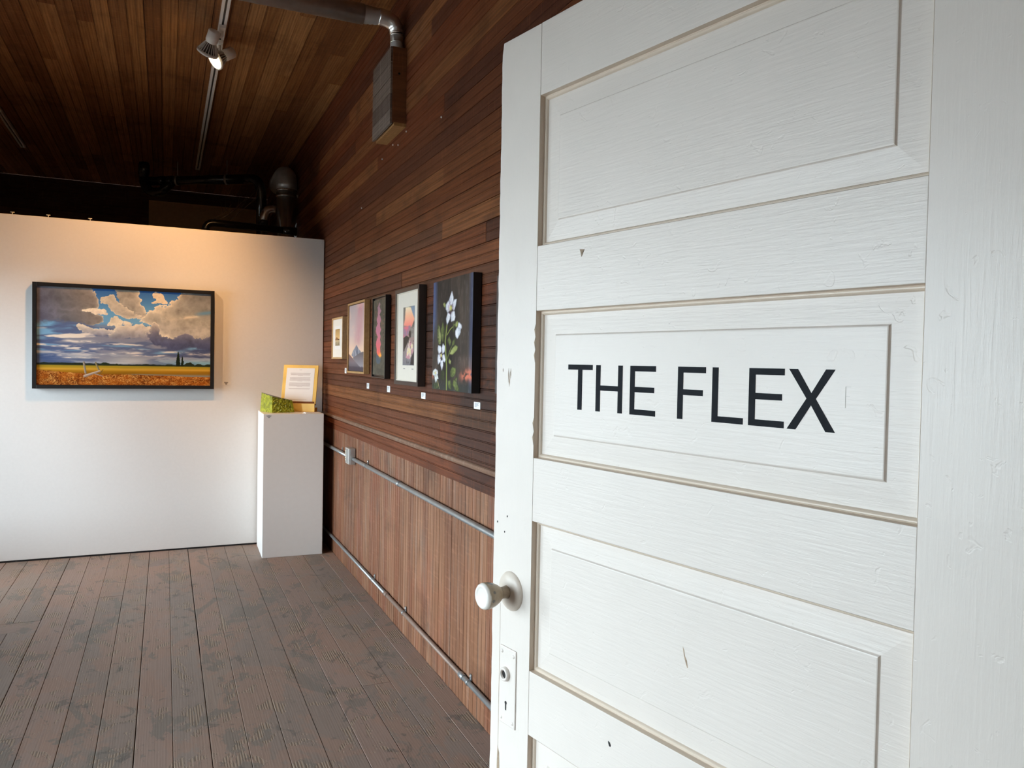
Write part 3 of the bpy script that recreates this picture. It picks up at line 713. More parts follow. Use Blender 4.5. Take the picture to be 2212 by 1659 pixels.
# --- the others are drawn from sketches of their own outlines
def zuv(x, y, q):
    (ax, ay), (bx, by), (cx_, cy_), (dx, dy) = q     # tl tr br bl in sketch units
    uu = (x-ax)/(bx-ax); top = ay+(by-ay)*uu; bot = dy+(cy_-dy)*uu
    return uu, 1-(y-top)/(bot-top)
def mapper(q): return lambda pts: [zuv(x, y, q) for x, y in pts]
def art_flowers(nx=150, ny=250):
    u, v = grid_uv(nx, ny); m = mapper(((62, 185), (505, 75), (500, 1440), (58, 1370)))
    n = fbm(u*5, v*1.6, 3, 5); s = fbm(u*18, v*2.2, 8, 4)
    img = grad(np.clip(n*.7+.3*s, 0, 1), [(.3, (34, 30, 28)), (.5, (58, 50, 44)), (.7, (84, 72, 62))])
    img = over(img, ss(.0, .14, .16-u)*ss(.45, .75, v+.2*s)*.9, (72, 88, 130))
    img = over(img, ss(.90, .97, u)*.75, (68, 78, 112))
    img = over(img, ss(.55, .75, s)*ss(.7, .9, u)*ss(.3, .6, v)*.5, (92, 96, 120))
    img = over(img, np.exp(-((u-.38)/.22)**2-((v-.45)/.3)**2)*.7, (22, 19, 18))
    gl = np.exp(-((v-.15-.06*(fbm(u*9, v*3, 40, 4)-.5))/.050)**2)*(ss(.66, .86, u)+.5*ss(.12, 0, u))*ss(.25, .5, fbm(u*12, v*16, 41, 4))*1.3
    img = over(img, np.clip(gl*(.5+n), 0, 1)*.95, (214, 116, 90))
    img = over(img, np.exp(-((v-.25)/.06)**2)*ss(.5, .9, u)*s*.9, (130, 104, 92))
    img = over(img, ss(.12, .03, v)*.6, (46, 52, 50))
    def stem(pts, w, c):
        nonlocal img
        P = m(pts)
        for (x0, y0), (x1, y1) in zip(P[:-1], P[1:]):
            dx, dy = x1-x0, (y1-y0)*2.1; L2 = dx*dx+dy*dy+1e-9
            t = np.clip(((u-x0)*dx+(v-y0)*2.1*dy)/L2, 0, 1); d = np.hypot(u-x0-t*dx, (v-y0)*2.1-t*dy)
            img = over(img, ss(w, w*.5, d), c)
    def shape(pts, ca, cb, seed=5, edge=(40, 44, 30)):
        nonlocal img
        p = blur(inpoly(u, v, m(pts)), 1); P = np.array(m(pts)); cu = P[:, 0].mean(); cv = P[:, 1].mean()
        t = np.clip(.5+(u-cu)/(np.ptp(P[:, 0])+1e-6)*.9+(fbm(u*40, v*60, seed, 3)-.5)*.9, 0, 1)
        c = np.asarray(ca, float)*(1-t[..., None])+np.asarray(cb, float)*t[..., None]
        img = over(img, p, c)
        img = over(img, np.clip(p*(1-blur(p, 3))*2.2, 0, 1), edge)
    G1, G2, G3 = (54, 62, 34), (118, 128, 66), (168, 170, 108)
    stem([(232, 660), (215, 840), (225, 1000), (235, 1120), (238, 1390)], .018, (128, 138, 70))
    stem([(235, 770), (270, 710), (330, 650)], .013, (126, 138, 66)); stem([(235, 1060), (270, 950), (300, 880)], .012, (96, 108, 50)); stem([(130, 1280), (152, 1370)], .012, (140, 130, 90))
    for p, a, b_ in (
        ([(125, 640), (150, 680), (165, 780), (162, 875), (135, 880), (118, 800), (112, 720)], G1, G3), ([(182, 605), (205, 680), (205, 790), (188, 865), (165, 800), (165, 700)], G2, G1),
        ([(178, 418), (200, 402), (215, 420), (212, 470), (190, 455)], G3, G2), ([(350, 610), (362, 640), (345, 695), (325, 680), (328, 630)], G3, G2), ([(305, 620), (318, 650), (310, 745), (298, 740)], G1, G2),
        ([(335, 795), (325, 880), (290, 905), (300, 840)], G2, G1), ([(262, 785), (285, 850), (270, 905), (235, 830)], G1, G2), ([(330, 885), (360, 905), (352, 950), (300, 1000), (262, 990), (290, 930)], G3, G2),
        ([(262, 1030), (288, 1070), (280, 1110), (255, 1085)], G2, G3), ([(300, 1130), (340, 1150), (338, 1220), (310, 1255), (280, 1250), (275, 1180)], G1, G2), ([(345, 1245), (360, 1270), (345, 1310), (325, 1290)], G1, G2),
        ([(250, 1290), (285, 1280), (298, 1340), (292, 1400), (262, 1370)], G2, G1), ([(318, 1270), (355, 1310), (382, 1390), (380, 1425), (340, 1405), (305, 1340)], G2, G1), ([(180, 1160), (210, 1180), (205, 1280), (160, 1270)], (40, 46, 28), (62, 70, 38)),
        ([(65, 1330), (115, 1290), (150, 1360), (100, 1380)], (38, 48, 34), (80, 92, 52))): shape(p, a, b_)
    W1, W2, E = (190, 192, 200), (238, 236, 238), (150, 152, 165)
    for p in ([(284, 275), (300, 340), (300, 385), (285, 440), (262, 430), (250, 380), (268, 320)], [(338, 368), (328, 440), (310, 500), (290, 480), (292, 410), (310, 375)], [(245, 385), (215, 430), (215, 480), (235, 520), (262, 500), (268, 430)],
              [(240, 515), (270, 540), (262, 600), (232, 660), (220, 590)], [(315, 500), (325, 570), (318, 610), (280, 625), (272, 560), (285, 510)]): shape(p, W1, W2, 12, E)
    for p in ([(362, 630), (392, 660), (398, 690), (385, 720), (350, 700)], [(345, 690), (385, 700), (385, 750), (352, 820), (330, 790), (328, 730)]): shape(p, W2, W1, 14, E)
    for p in ([(130, 885), (165, 895), (170, 960), (140, 985), (125, 930)], [(188, 865), (213, 900), (210, 960), (185, 985), (172, 920)], [(130, 990), (160, 985), (165, 1070), (132, 1100), (124, 1040)], [(205, 985), (222, 1050), (215, 1080), (188, 1065), (180, 1000)], [(160, 1060), (190, 1050), (195, 1110), (180, 1170), (162, 1110)]): shape(p, W1, W2, 16, E)
    for p in ([(70, 1170), (100, 1145), (130, 1170), (132, 1210), (100, 1230), (65, 1215)], [(95, 1210), (130, 1220), (140, 1260), (120, 1270)], [(90, 1220), (118, 1235), (120, 1280), (108, 1308), (95, 1265)]): shape(p, (200, 205, 190), (236, 238, 232), 18, E)
    for cx_, cy_, r in ((272, 470, .075), (170, 1000, .055), (104, 1195, .04)):
        cu, cv = zuv(cx_, cy_, ((62, 185), (505, 75), (500, 1440), (58, 1370)))
        d = np.hypot(u-cu, (v-cv)*2.1*.6)
        img = over(img, np.exp(-((d-r*.75)/(r*.3))**2)*.45*ss(.35, .6, fbm(u*60, v*90, 44, 3)), (120, 74, 100)); img = over(img, ss(r*.6, r*.2, d), (200, 190, 110))
    img = over(img, ss(.62, .75, fbm(u*60, v*14, 33, 3))*.10, (220, 215, 205))
    return img
def art_lava(nx=70, ny=190):
    u, v = grid_uv(nx, ny); m = mapper(((785, 45), (990, 10), (998, 1345), (790, 1298)))
    n = fbm(u*8, v*20, 4, 4); img = grad(n, [(.3, (74, 70, 60)), (.7, (94, 88, 76))])
    fl = ss(.63, .7, fbm(u*13, v*34, 6, 3))*(np.abs(u-.55) > .12)*ss(.2, .35, v)*(np.abs(u-.55) < .4); img = over(img, fl*.6, (150, 104, 84))
    p = blur(inpoly(u, v, m([(882, 70), (905, 110), (888, 150), (905, 200), (918, 225), (890, 285), (905, 320), (918, 380), (900, 440), (905, 500), (920, 545), (900, 610), (912, 660), (905, 720), (920, 800), (908, 850), (912, 930), (932, 1000), (905, 1020), (872, 985), (850, 940), (848, 870), (835, 790), (842, 730), (868, 670), (840, 610), (832, 560), (835, 500), (858, 440), (842, 370), (862, 290), (862, 200), (852, 165), (872, 120)])), 1)
    img = over(img, p, grad(v, [(.2, (255, 150, 60)), (.27, (240, 110, 90)), (.36, (226, 108, 112)), (.55, (196, 118, 136)), (.8, (176, 120, 134)), (1, (140, 116, 126))]))
    p = blur(inpoly(u, v, m([(845, 950), (870, 985), (918, 1030), (920, 1075), (905, 1125), (870, 1135), (845, 1100), (838, 1030)])), 2); img = over(img, p*.9, (84, 94, 106))
    cu, cv = zuv(908, 985, ((785, 45), (990, 10), (998, 1345), (790, 1298))); img = over(img, np.exp(-((u-cu)/.10)**2-((v-cv)/.03)**2)*.95, (255, 176, 60))
    return img
def art_mountain(nx=90, ny=200):
    u, v = grid_uv(nx, ny); m = mapper(((405, 140), (655, 92), (648, 1252), (397, 1212)))
    n = fbm(u*4, v*6, 14, 5); n2 = fbm(u*9+v*4, v*5-u*4, 15, 5)
    img = grad(v, [(.2, (246, 206, 168)), (.35, (236, 200, 176)), (.55, (214, 190, 182)), (1, (188, 172, 172))])
    pk = np.exp(-((u-(.72-.25*(.95-v)*(v < .95)))/.22)**2)*ss(.3, .5, v); img = over(img, np.clip(pk*(.25+1.1*n2), 0, 1)*.9, (204, 144, 148))
    img = over(img, ss(.5, .7, n)*ss(.25, .45, v)*.35, (238, 196, 178))
    p = inpoly(u, v, m([(528, 795), (560, 860), (605, 930), (560, 960), (490, 1015), (448, 965), (470, 900)])); img = over(img, blur(p), grad(n2, [(.35, (104, 106, 120)), (.6, (176, 172, 178))]))
    p = inpoly(u, v, m([(655, 925), (620, 920), (560, 950), (470, 1010), (520, 1100), (600, 1260), (655, 1260)])); img = over(img, blur(p), grad(np.clip(v*3.2, 0, 1), [(.2, (160, 152, 158)), (.8, (108, 98, 100))]))
    p = inpoly(u, v, m([(390, 925), (440, 975), (500, 1060), (560, 1140), (640, 1235), (390, 1235)])); img = over(img, blur(p), grad(np.clip(v*4, 0, 1), [(.1, (88, 82, 92)), (.5, (122, 110, 116)), (1, (140, 100, 92))]))
    img = over(img, ss(.02, -.01, v-.045-.02*fbm(u*22, u*0, 17, 3)), (74, 66, 76))
    return img
def art_abstract(nx=60, ny=150):
    u, v = grid_uv(nx, ny); m = mapper(((180, 408), (340, 385), (352, 1162), (190, 1150))); n = fbm(u*5, v*9, 24, 5)
    img = grad(v, [(0, (120, 118, 122)), (.5, (160, 130, 122)), (1, (120, 112, 104))])
    img = over(img, blur(inpoly(u, v, m([(212, 405), (280, 400), (310, 440), (340, 560), (300, 660), (188, 640), (205, 560)])), 3), grad(v, [(.68, (238, 138, 122)), (.85, (240, 176, 140)), (1, (236, 220, 186))]))
    img = over(img, blur(inpoly(u, v, m([(285, 395), (342, 385), (345, 560), (310, 480)])), 3), (126, 138, 156))
    img = over(img, blur(inpoly(u, v, m([(188, 660), (290, 640), (270, 700), (255, 770), (188, 800)])), 3), grad(n, [(.4, (214, 110, 122)), (.65, (150, 120, 138))]))
    img = over(img, blur(inpoly(u, v, m([(345, 570), (300, 660), (255, 740), (275, 800), (345, 790)])), 1), grad(n, [(.35, (66, 56, 50)), (.6, (150, 138, 130))]))
    img = over(img, blur(inpoly(u, v, m([(188, 800), (230, 770), (275, 800), (230, 900), (190, 980)])), 1), (62, 54, 46))
    img = over(img, blur(inpoly(u, v, m([(275, 830), (320, 880), (330, 980), (280, 1080), (225, 1060), (240, 950)])), 2), grad(fbm(u*9, v*16, 25, 4), [(.35, (190, 134, 140)), (.55, (214, 196, 186)), (.7, (226, 206, 150))]))
    img = over(img, blur(inpoly(u, v, m([(345, 960), (352, 1160), (290, 1150), (300, 1060)])), 1), (56, 50, 48))
    return over(img, ss(.6, .75, fbm(u*12+v*9, v*22, 28, 4))*ss(.6, .4, v)*.5, (60, 54, 54))
def art_barn(nx=36, ny=70):
    u, v = grid_uv(nx, ny); img = grad(v, [(0, (150, 138, 112)), (.3, (206, 188, 150)), (.45, (226, 190, 130)), (1, (178, 146, 92))])
    img = over(img, inpoly(u, v, [(0, .32), (0, .42), (.18, .5), (.35, .52), (.7, .42), (.9, .40), (.9, .32)])*.9, (142, 98, 56)); img = over(img, inpoly(u, v, [(.55, .32), (.55, .40), (.9, .40), (.9, .32)]), (70, 50, 36))
    return over(img, ss(.3, .24, v)*ss(.45, .7, fbm(u*20, v*30, 3, 3))*.6, (110, 100, 80))

# --- the large landscape on the partition
pw, ph, pd, fw = 1.143, .717, .050, .0245
p = empty('landscape_painting', (-1.945, YP, 1.179)); tag(p, 'large framed oil of golden wheat field under stormy clouds, on white partition', 'painting')
frame_rails(pw, ph, fw, -pd, -.002, M_BLACK, p)
canvas_mesh('canvas', pw-2*fw-.002, ph-2*fw-.002, art_landscape(), M_ART_GLOSS, p, (fw+.001, -pd+.012, fw+.001))
obj('backing', B(((fw, -pd+.016, fw), (pw-fw, -.004, ph-fw))), M_BLACK, p)

# --- pictures along the board wall: local x runs toward the viewer (-y)
def on_wall(name, label, y_far, y_near, z0, z1, cat='picture'):
    o = empty(name, (0, y_far, z0), -PI/2); tag(o, label, cat, 'pictures along the board wall')
    return o, y_far-y_near, z1-z0
def hung(o, w, h, t, fw, fmat, recess=.006):
    frame_rails(w, h, fw, -t, -.003, fmat, o)
    obj('backing', B(((fw, -t+recess+.012, fw), (w-fw, -.004, h-fw))), fmat, o)
o, w, h = on_wall('framed_print', 'smallest framed picture, tiny sepia barn in wide white mat and pale wood', 5.545, 5.185, 1.417, 1.702)
t = .050; hung(o, w, h, t, .012, M_MAPLE)
obj('mat_board', B(((.012, -t+.007, .012), (w-.012, -t+.012, h-.012))), M_MAT, o)
obj('inner_mat', B(((w*.22, -t+.0062, h*.24), (w*.78, -t+.0069, h*.80))), M_PAPER, o)
canvas_mesh('print', w*.42, h*.40, art_barn(), M_ART, o, (w*.27, -t+.0058, h*.32))
o, w, h = on_wall('framed_painting', 'honey wood framed painting of grey peaks under pink sky', 5.092, 4.621, 1.328, 1.778, 'painting')
t = .036; hung(o, w, h, t, .012, M_MAPLE2)
canvas_mesh('canvas', w-.032, h-.032, art_mountain(), M_ART, o, (.016, -t+.008, .016)); obj('shadow_gap', B(((.012, -t+.014, .012), (w-.012, -t+.018, h-.012))), M_BLACK, o)
o, w, h = on_wall('framed_painting', 'narrow black framed painting of pink plume rising from orange lava', 4.44, 4.145, 1.312, 1.773, 'painting')
t = .034; hung(o, w, h, t, .007, M_BLACK)
canvas_mesh('canvas', w-.024, h-.036, art_lava(), M_ART, o, (.012, -t+.005, .018)); obj('shadow_gap', B(((.007, -t+.012, .007), (w-.007, -t+.016, h-.007))), M_BLACK, o)
o, w, h = on_wall('framed_print', 'deep dark brown frame with tall abstract print in white mat', 3.93, 3.516, 1.291, 1.775)
t = .040; hung(o, w, h, t, .020, M_DKBROWN)
obj('mat_board', B(((.020, -t+.010, .020), (w-.020, -t+.014, h-.020))), M_MATCREAM, o)
for a, b_ in (((.020, -t+.004, .020), (.0235, -t+.010, h-.020)), ((w-.0235, -t+.004, .020), (w-.020, -t+.010, h-.020)), ((.0235, -t+.004, .020), (w-.0235, -t+.010, .0235)), ((.0235, -t+.004, h-.0235), (w-.0235, -t+.010, h-.020))): obj('spacer', B((a, b_)), M_MATCREAM, o)
canvas_mesh('print', w*.47, h*.60, art_abstract(), M_ART, o, (w*.30, -t+.0094, h*.205))
for a in (.33, .68): obj('signature', B(((w*a, -t+.0094, h*.165), (w*a+.03, -t+.0101, h*.172))), M_INK, o)
o, w, h = on_wall('flower_canvas', 'large unframed canvas of white hellebores on dark ground, black edges', 3.303, 2.816, 1.289, 1.762, 'painting')
t = .038
obj('stretcher', B(((0, -t+.0005, 0), (w, -.003, h)), bev=.001), M_BLACK, o)
canvas_mesh('canvas', w-.001, h-.001, art_flowers(), M_ART, o, (.0005, -t-.0002, .0005))
o, w, h = on_wall('dark_canvas', 'charcoal edged picture mostly hidden behind the open door', 2.565, 2.16, 1.30, 1.722)
t = .045; frame_rails(w, h, .02, -t, -.003, M_CHAR, o); obj('canvas', B(((.02, -t+.006, .02), (w-.02, -.004, h-.02))), M_CHAR, o)

# small paper labels
def label_card(y, z, w, h, text):
    o = tag(empty('wall_label', (0, y+w/2, z-h/2), -PI/2), text, 'label', 'paper labels under the pictures')
    obj('card', B(((0, -.0022, 0), (w, -.0001, h))), M_PAPER, o)
    bm = bmesh.new(); zz = h*.84; k = 0
    while zz > h*.28:
        lw = w*(.72, .55, .64, .48, .3)[k % 5]; box(bm, (w*.14, -.0026, zz-h*.045), (w*.14+lw, -.0021, zz)); zz -= h*.12; k += 1
    obj('printed_text', bm, M_BLUEINK, o)
label_card(5.295, 1.338, .052, .036, 'small white label below the sepia barn print')
label_card(4.651, 1.256, .058, .034, 'small white label below the pink sky mountain painting')
label_card(4.175, 1.255, .060, .034, 'small white label below the lava plume painting')
label_card(3.544, 1.247, .064, .030, 'small white label below the dark brown framed abstract print')
label_card(2.845, 1.240, .067, .027, 'small white label below the white hellebore canvas')
o = tag(empty('wall_label', (-.744, YP, 1.208)), 'clear label with small print beside the landscape painting', 'label')
obj('card', B(((0, -.0012, 0), (.064, -.0001, .024))), M_PAPER, o)
bm = bmesh.new()
for k, lw in enumerate((.030, .027, .023, .017, .012, .008)): box(bm, (.030-lw/2, -.0016, .0205-k*.0036), (.030+lw/2, -.0011, .0228-k*.0036))
obj('printed_text', bm, M_INK, o)

# ------------------------------------------------------------------ plinth and what stands on it
PZ = 1.020
pl = tag(empty('plinth', (-.283, 5.868, 0), math.radians(-1.2)), 'tall white square display plinth in the corner', 'plinth')
obj('body', B(((-.209, -.213, .0), (.209, .213, PZ)), bev=.0022), M_PLINTH, pl)
bm = bmesh.new()
for k, lw in enumerate((.020, .038, .030, .020, .016, .012)): box(bm, (-.172-lw/2, -.2136, PZ-.0095-k*.0036), (-.172+lw/2, -.2129, PZ-.0075-k*.0036))
obj('printed_text', bm, M_INK, pl)
# green block: smooth left face, hacked right face
def rough_block():
    base = [Vector(v) for v in ((-.424, 5.785, 0), (-.262, 5.815, 0), (-.345, 5.905, 0), (-.488, 5.945, 0))]
    top = [Vector(v) for v in ((-.423, 5.788, .117), (-.278, 5.820, .087), (-.352, 5.900, .104), (-.480, 5.937, .140))]
    bm = bmesh.new(); rn = random.Random(11)
    N, H = 20, 14
    def side(i, j, amp):
        g = []
        for a in range(N+1):
            col = []
            for b_ in range(H+1):
                s, t = a/N, b_/H
                p_ = base[i].lerp(base[j], s).lerp(top[i].lerp(top[j], s), t)
                nrm = (base[j]-base[i]).cross(Vector((0, 0, 1))).normalized()
                e = min(s, 1-s)*6; e = min(1, e)
                p_ = p_ + nrm*(rn.uniform(-1, 1)*amp*e) + Vector((0, 0, rn.uniform(-1, 1)*amp*.4*(0 < b_ < H)))
                col.append(bm.verts.new(p_))
            g.append(col)
        for a in range(N):
            for b_ in range(H): bm.faces.new((g[a][b_], g[a+1][b_], g[a+1][b_+1], g[a][b_+1]))
    side(0, 1, .0055); side(1, 2, .004); side(2, 3, .002); side(3, 0, .0004)
    bmesh.ops.remove_doubles(bm, verts=bm.verts[:], dist=.0006)
    return bm, top, base
bm, tp, bs = rough_block()
bm.faces.new([bm.verts.new(v) for v in bs[::-1]])
gb = tag(empty('green_block', (0, 0, PZ+.0006)), 'wedge-shaped olive green block, one face rough, on the plinth', 'sculpture')
obj('body', bm, M_STONE, gb)
bm = bmesh.new(); a = [bm.verts.new(v+Vector((0, 0, -.004))) for v in tp]; b_ = [bm.verts.new(v+Vector((0, 0, .0012))) for v in tp]
bm.faces.new(b_); bm.faces.new(a[::-1])
for k in range(4): bm.faces.new((a[k], a[(k+1) % 4], b_[(k+1) % 4], b_[k]))
obj('top_face', bm, M_STONETOP, gb)
# gold sign stand, yawed left and leaning back
sg = tag(empty('sign_stand', (-.350, 5.950, PZ), math.radians(-25)), 'gold painted stand holding a white printed notice, on the plinth', 'sign')
SW, SH = .262, .300
lean = math.radians(-15)
obj('base', B(((0, -.004, .0006), (SW, .006, .062)), ((0, .006, .0006), (.008, .075, .030)), ((SW-.008, .006, .0006), (SW, .075, .030)), bev=.0012), M_GOLD, sg)
obj('ledge', B(((0, .0062, .050), (SW, .030, .056))), M_BOXWOOD, sg)
bd = obj('board', B(((0, 0, 0), (SW, .010, SH)), bev=.0015), M_GOLD, sg); bd.location = (0, .022, .0565); bd.rotation_euler = (lean, 0, 0)
obj('slot', B(((.010, -.0012, .001), (SW-.010, -.0002, .019))), M_BOXWOOD, bd)
pp = obj('notice', B(((.026, -.0015, .0195), (SW-.026, -.0002, SH-.024))), M_PAPER, bd)
bm = bmesh.new(); z = SH-.040; cxm = SW/2
box(bm, (cxm-.010, -.0019, z), (cxm+.010, -.0014, z+.003)); z -= .022
for n_, wid in ((5, .155), (7, .16), (7, .165)):
    for k in range(n_):
        lw = wid if k < n_-1 else wid*.25; lw *= random.uniform(.93, 1.0)
        box(bm, (cxm-lw/2, -.0019, z-.0022), (cxm+lw/2, -.0014, z)); z -= .0048
    z -= .009
for lw in (.165, .15): box(bm, (cxm-lw/2, -.0019, z-.0022), (cxm+lw/2, -.0014, z)); z -= .0048
box(bm, (cxm-.06, -.0019, .032), (cxm+.06, -.0014, .034))
M_FAINT = plain('faint_print', (.52, .47, .46), .8)
obj('printed_text', bm, M_FAINT, bd)
for o_ in bpy.data.objects:
    if o_.name.startswith('printed_text'): o_['kind'] = 'stuff'
cd = tag(empty('card', (-.205, 5.70, PZ), math.radians(8)), 'small white folded card lying on the plinth before the gold stand', 'card')
obj('leaf', B(((0, -.02, .0006), (.10, .05, .0030))), M_PAPER, cd); obj('fold', B(((0, -.020, .0031), (.028, .03, .0072))), M_PAPER, cd)

# ------------------------------------------------------------------ conduits and the outlet
def conduit(name, label, z, r, x, mats, clips):
    o = tag(empty(name, (0, 0, 0)), label, 'conduit')
    for (y0, y1), mt in mats: obj('pipe', tube([(x, y0, z), (x, y1, z)], r, 16), mt, o)
    for (y, mt) in clips:
        obj('coupling', tube([(x, y-.022, z), (x, y+.022, z)], r+.0022, 16), mt, o)
    return o
def strap(parent, y, z, r, x):
    bm = tube([(x, y-.008, z), (x, y+.008, z)], r+.0016, 16); box(bm, (-.004, y-.008, z+r*.6), (-.0002, y+.008, z+r+.022)); s = obj('strap', bm, M_CONDUIT, parent)
    obj('screw', lathe([(0, .004), (.004, .003), (.005, 0)], 10, mtx=Matrix.Translation((-.004, y, z+r+.014)) @ aim((-1, 0, 0))), M_STRAP, s)
cu_ = conduit('conduit_upper', 'grey metal conduit running along the wainscot at plinth mid-height', .772, .0122, -.0145, [((.5, 4.962), M_CONDUIT), ((5.077, 6.09), M_CONDUIT)], [(3.9, M_CONDUIT)])
strap(cu_, 4.62, .772, .0122, -.0145); strap(cu_, 5.36, .772, .0122, -.0145)
cl_ = conduit('conduit_lower', 'metal conduit near the floor along the wainscot, partly painted brown', .128, .0105, -.0125, [((.5, 2.93), M_CONDUIT), ((2.93, 4.12), M_CONDUIT2), ((4.12, 6.09), M_CONDUIT)], [(4.12, M_CONDUIT2), (2.93, M_CONDUIT)])
for y in (2.86, 3.78, 4.42): strap(cl_, y, .128, .0105, -.0125)
ob = tag(empty('outlet_box', (0, 5.02, .787)), 'square galvanised double outlet box on the upper conduit', 'outlet')
obj('box', B(((-.036, -.056, -.052), (-.0002, .056, .052)), bev=.003), M_GALV, ob)
obj('cover', B(((-.043, -.056, -.052), (-.0365, .056, .052)), bev=.0032), M_GALV, ob)
obj('cover_rim', B(((-.0475, -.020, -.044), (-.0432, -.015, .044)), ((-.0475, .015, -.044), (-.0432, .020, .044)), bev=.001), M_CHROME, ob)
for dz in (-.021, .021):
    rc = obj('receptacle', lathe([(0, .0042), (.0120, .0042), (.0145, .0034), (.0150, 0)], 22, mtx=Matrix.Translation((-.0432, .033, dz)) @ aim((-1, 0, 0))), M_CREAM, ob)
    obj('slots', B(((-.0482, .028, dz-.004), (-.0474, .0295, dz+.004)), ((-.0482, .0365, dz-.004), (-.0474, .038, dz+.004))), M_HOLE, rc)

# ------------------------------------------------------------------ ducts and the boxed vent on the board wall
ys_ = 3.95
vb = tag(empty('vent_box', (0, 3.914, 2.626)), 'wooden box on the board wall faced with weathered siding, fed by a tin pipe', 'vent')
L_, H_, D_ = .372, .395, .075
obj('side_board', B(((-D_, 0, .012), (-.0005, .018, H_)), bev=.001), M_BOXWOOD, vb)
obj('side_board', B(((-D_, L_-.018, .012), (-.0005, L_, H_)), bev=.001), M_BOXWOOD, vb)
obj('base_board', B(((-D_+.010, .0, -.006), (-.0005, L_, .0115)), bev=.001), M_BOXBASE, vb)
for k in range(5):
    o = obj('siding', profile_bm(L_, [(0.0006, -.010), (.002, 0), (H_/5-.002, 0), (H_/5-.0006, -.010)]), M_BOXFRONT, vb)
    place(o, Vector((-D_-.0105, 0, .0+H_/5*k)), (0, 1, 0), (0, 0, 1), (-1, 0, 0))
obj('screw', lathe([(0, .002), (.005, .001), (.006, 0)], 10, mtx=Matrix.Translation((-.040, 0, H_*.66)) @ aim((0, -1, 0))), M_HOLE, vb)
dk = tag(empty('tin_duct', (0, 0, 0)), 'round tin duct under the ceiling, elbowing down into the wooden vent box', 'duct')
zc_, r1, r2 = 3.180, .050, .034
obj('horizontal_pipe', tube([(XL+.02, ys_+.03, zc_), (-.215, ys_+.03, zc_)], r1, 24), M_GALV, dk)
obj('crimped_reducer', tube([(-.226+.012*k, ys_+.03-.001*k, zc_) for k in range(9)], [r1*.985-(.0012*k)-(.002 if k % 2 else 0) for k in range(9)], 24), M_GALV, dk)
el = arc((-.130, ys_+.02, zc_), (-.040, ys_+.02, zc_), (-.040, ys_+.02, 3.105), 4)
obj('elbow', tube([(-.140, ys_+.02, zc_)] + el, [.041, .042, .041, .040, .039, .037], 24), M_CHROME, dk)
for a_, z_ in ((.039, 3.112), (.0375, 3.100)):
    obj('elbow_bead', tube([(-.040, ys_+.02, z_), (-.040, ys_+.02, z_-.005)], a_, 24), M_CHROME, dk)
obj('down_pipe', tube([(-.040, ys_+.02, 3.10), (-.040, ys_+.02, 3.0)], r2, 22), M_GALV, dk)
obj('tape', tube([(-.040, ys_+.02, 3.066), (-.040, ys_+.02, 3.060)], r2+.0012, 22), M_STRAP, dk)

# pipes behind the partition
bp = tag(empty('drain_pipe', (0, 0, 0)), 'black drain pipe strapped under the ceiling beyond the partition', 'pipe')
A_, B_ = Vector((-1.17, 8.55, 3.165)), Vector((-.42, 8.04, 3.163)); dd = (B_-A_).normalized()
obj('riser', tube([(-1.335, 8.66, ZC-.001), (-1.335, 8.66, 3.20)] , .047, 20), M_ABS, bp)
obj('riser_collar', tube([(-1.335, 8.66, 3.335), (-1.335, 8.66, 3.235)], .053, 20), M_ABS, bp)
obj('sweep', tube([(-1.335, 8.66, 3.22)] + arc((-1.333, 8.66, 3.17), (-1.30, 8.64, 3.02), (-1.17, 8.55, 3.06), 8) + [A_ + dd*.12], .046, 20), M_ABS, bp)
obj('run', tube([A_-dd*.13, B_], .045, 20), M_ABS, bp)
for s_ in (0.0, .09): obj('coupling', tube([A_+dd*(s_-.02), A_+dd*(s_+.03)], .050, 20), M_ABS, bp)
obj('tail_elbow', tube([B_-dd*.01] + arc(B_+dd*.06, B_+dd*.16, B_+dd*.17+Vector((0, .02, -.17)), 8) + [B_+dd*.17+Vector((0, .02, -.55))], .047, 20), M_ABS, bp)
for y_, f_ in ((8.47, .11), (8.09, .66)):
    c_ = A_.lerp(B_, f_+.08 if f_ < .2 else f_+.12)
    st_ = obj('hanger', tube([c_-dd*.010, c_+dd*.010], .0505, 22), M_STRAP, bp)
    obj('hanger_strap', B(((c_.x-.002, c_.y-.008, c_.z+.048), (c_.x+.002, c_.y+.008, ZC-.0005))), M_STRAP, st_)
fl = tag(empty('flue', (-.105, 7.5, 0)), 'fat shiny tin flue standing in the dark corner behind the partition', 'duct')
obj('stack', tube([(0, 0, .002), (0, 0, 3.0)], .092, 30), M_CHROME, fl)
obj('joint_ring', tube([(0, 0, 2.965), (0, 0, 2.985)], .0955, 30), M_CHROME, fl); obj('joint_ring', tube([(0, 0, 2.915), (0, 0, 2.928)], .0945, 30), M_CHROME, fl)
obj('top_elbow', tube([(0, 0, 2.985)] + arc((0, 0, 3.02), (0, .02, 3.14), (.0, .20, 3.14), 6) + [(0, .55, 3.14)], .096, 28), M_GALV, fl)
obj('wall_bracket', B(((.086, -.012, 2.925), (.105-.001, .012, 2.95))), M_STRAP, fl)
bf = tag(empty('branch_flue', (-.305, 7.5, 0)), 'thin tin pipe elbowing into the fat flue behind the partition', 'duct')
obj('stack', tube([(0, 0, .002), (0, 0, 2.655)], .031, 20), M_CHROME, bf); obj('collar', tube([(0, 0, 2.645), (0, 0, 2.69)], .034, 20), M_BLACK, bf)
obj('elbow', tube([(0, 0, 2.685)] + arc((0, 0, 2.70), (0, 0, 2.795), (.085, 0, 2.795), 5) + [(.104, 0, 2.795)], [.034, .036, .038, .035, .038, .035, .036, .034], 20), M_CHROME, bf)
lw_ = tag(empty('low_pipe', (0, 7.25, 0)), 'black pipe bending over just above the top of the partition', 'pipe')
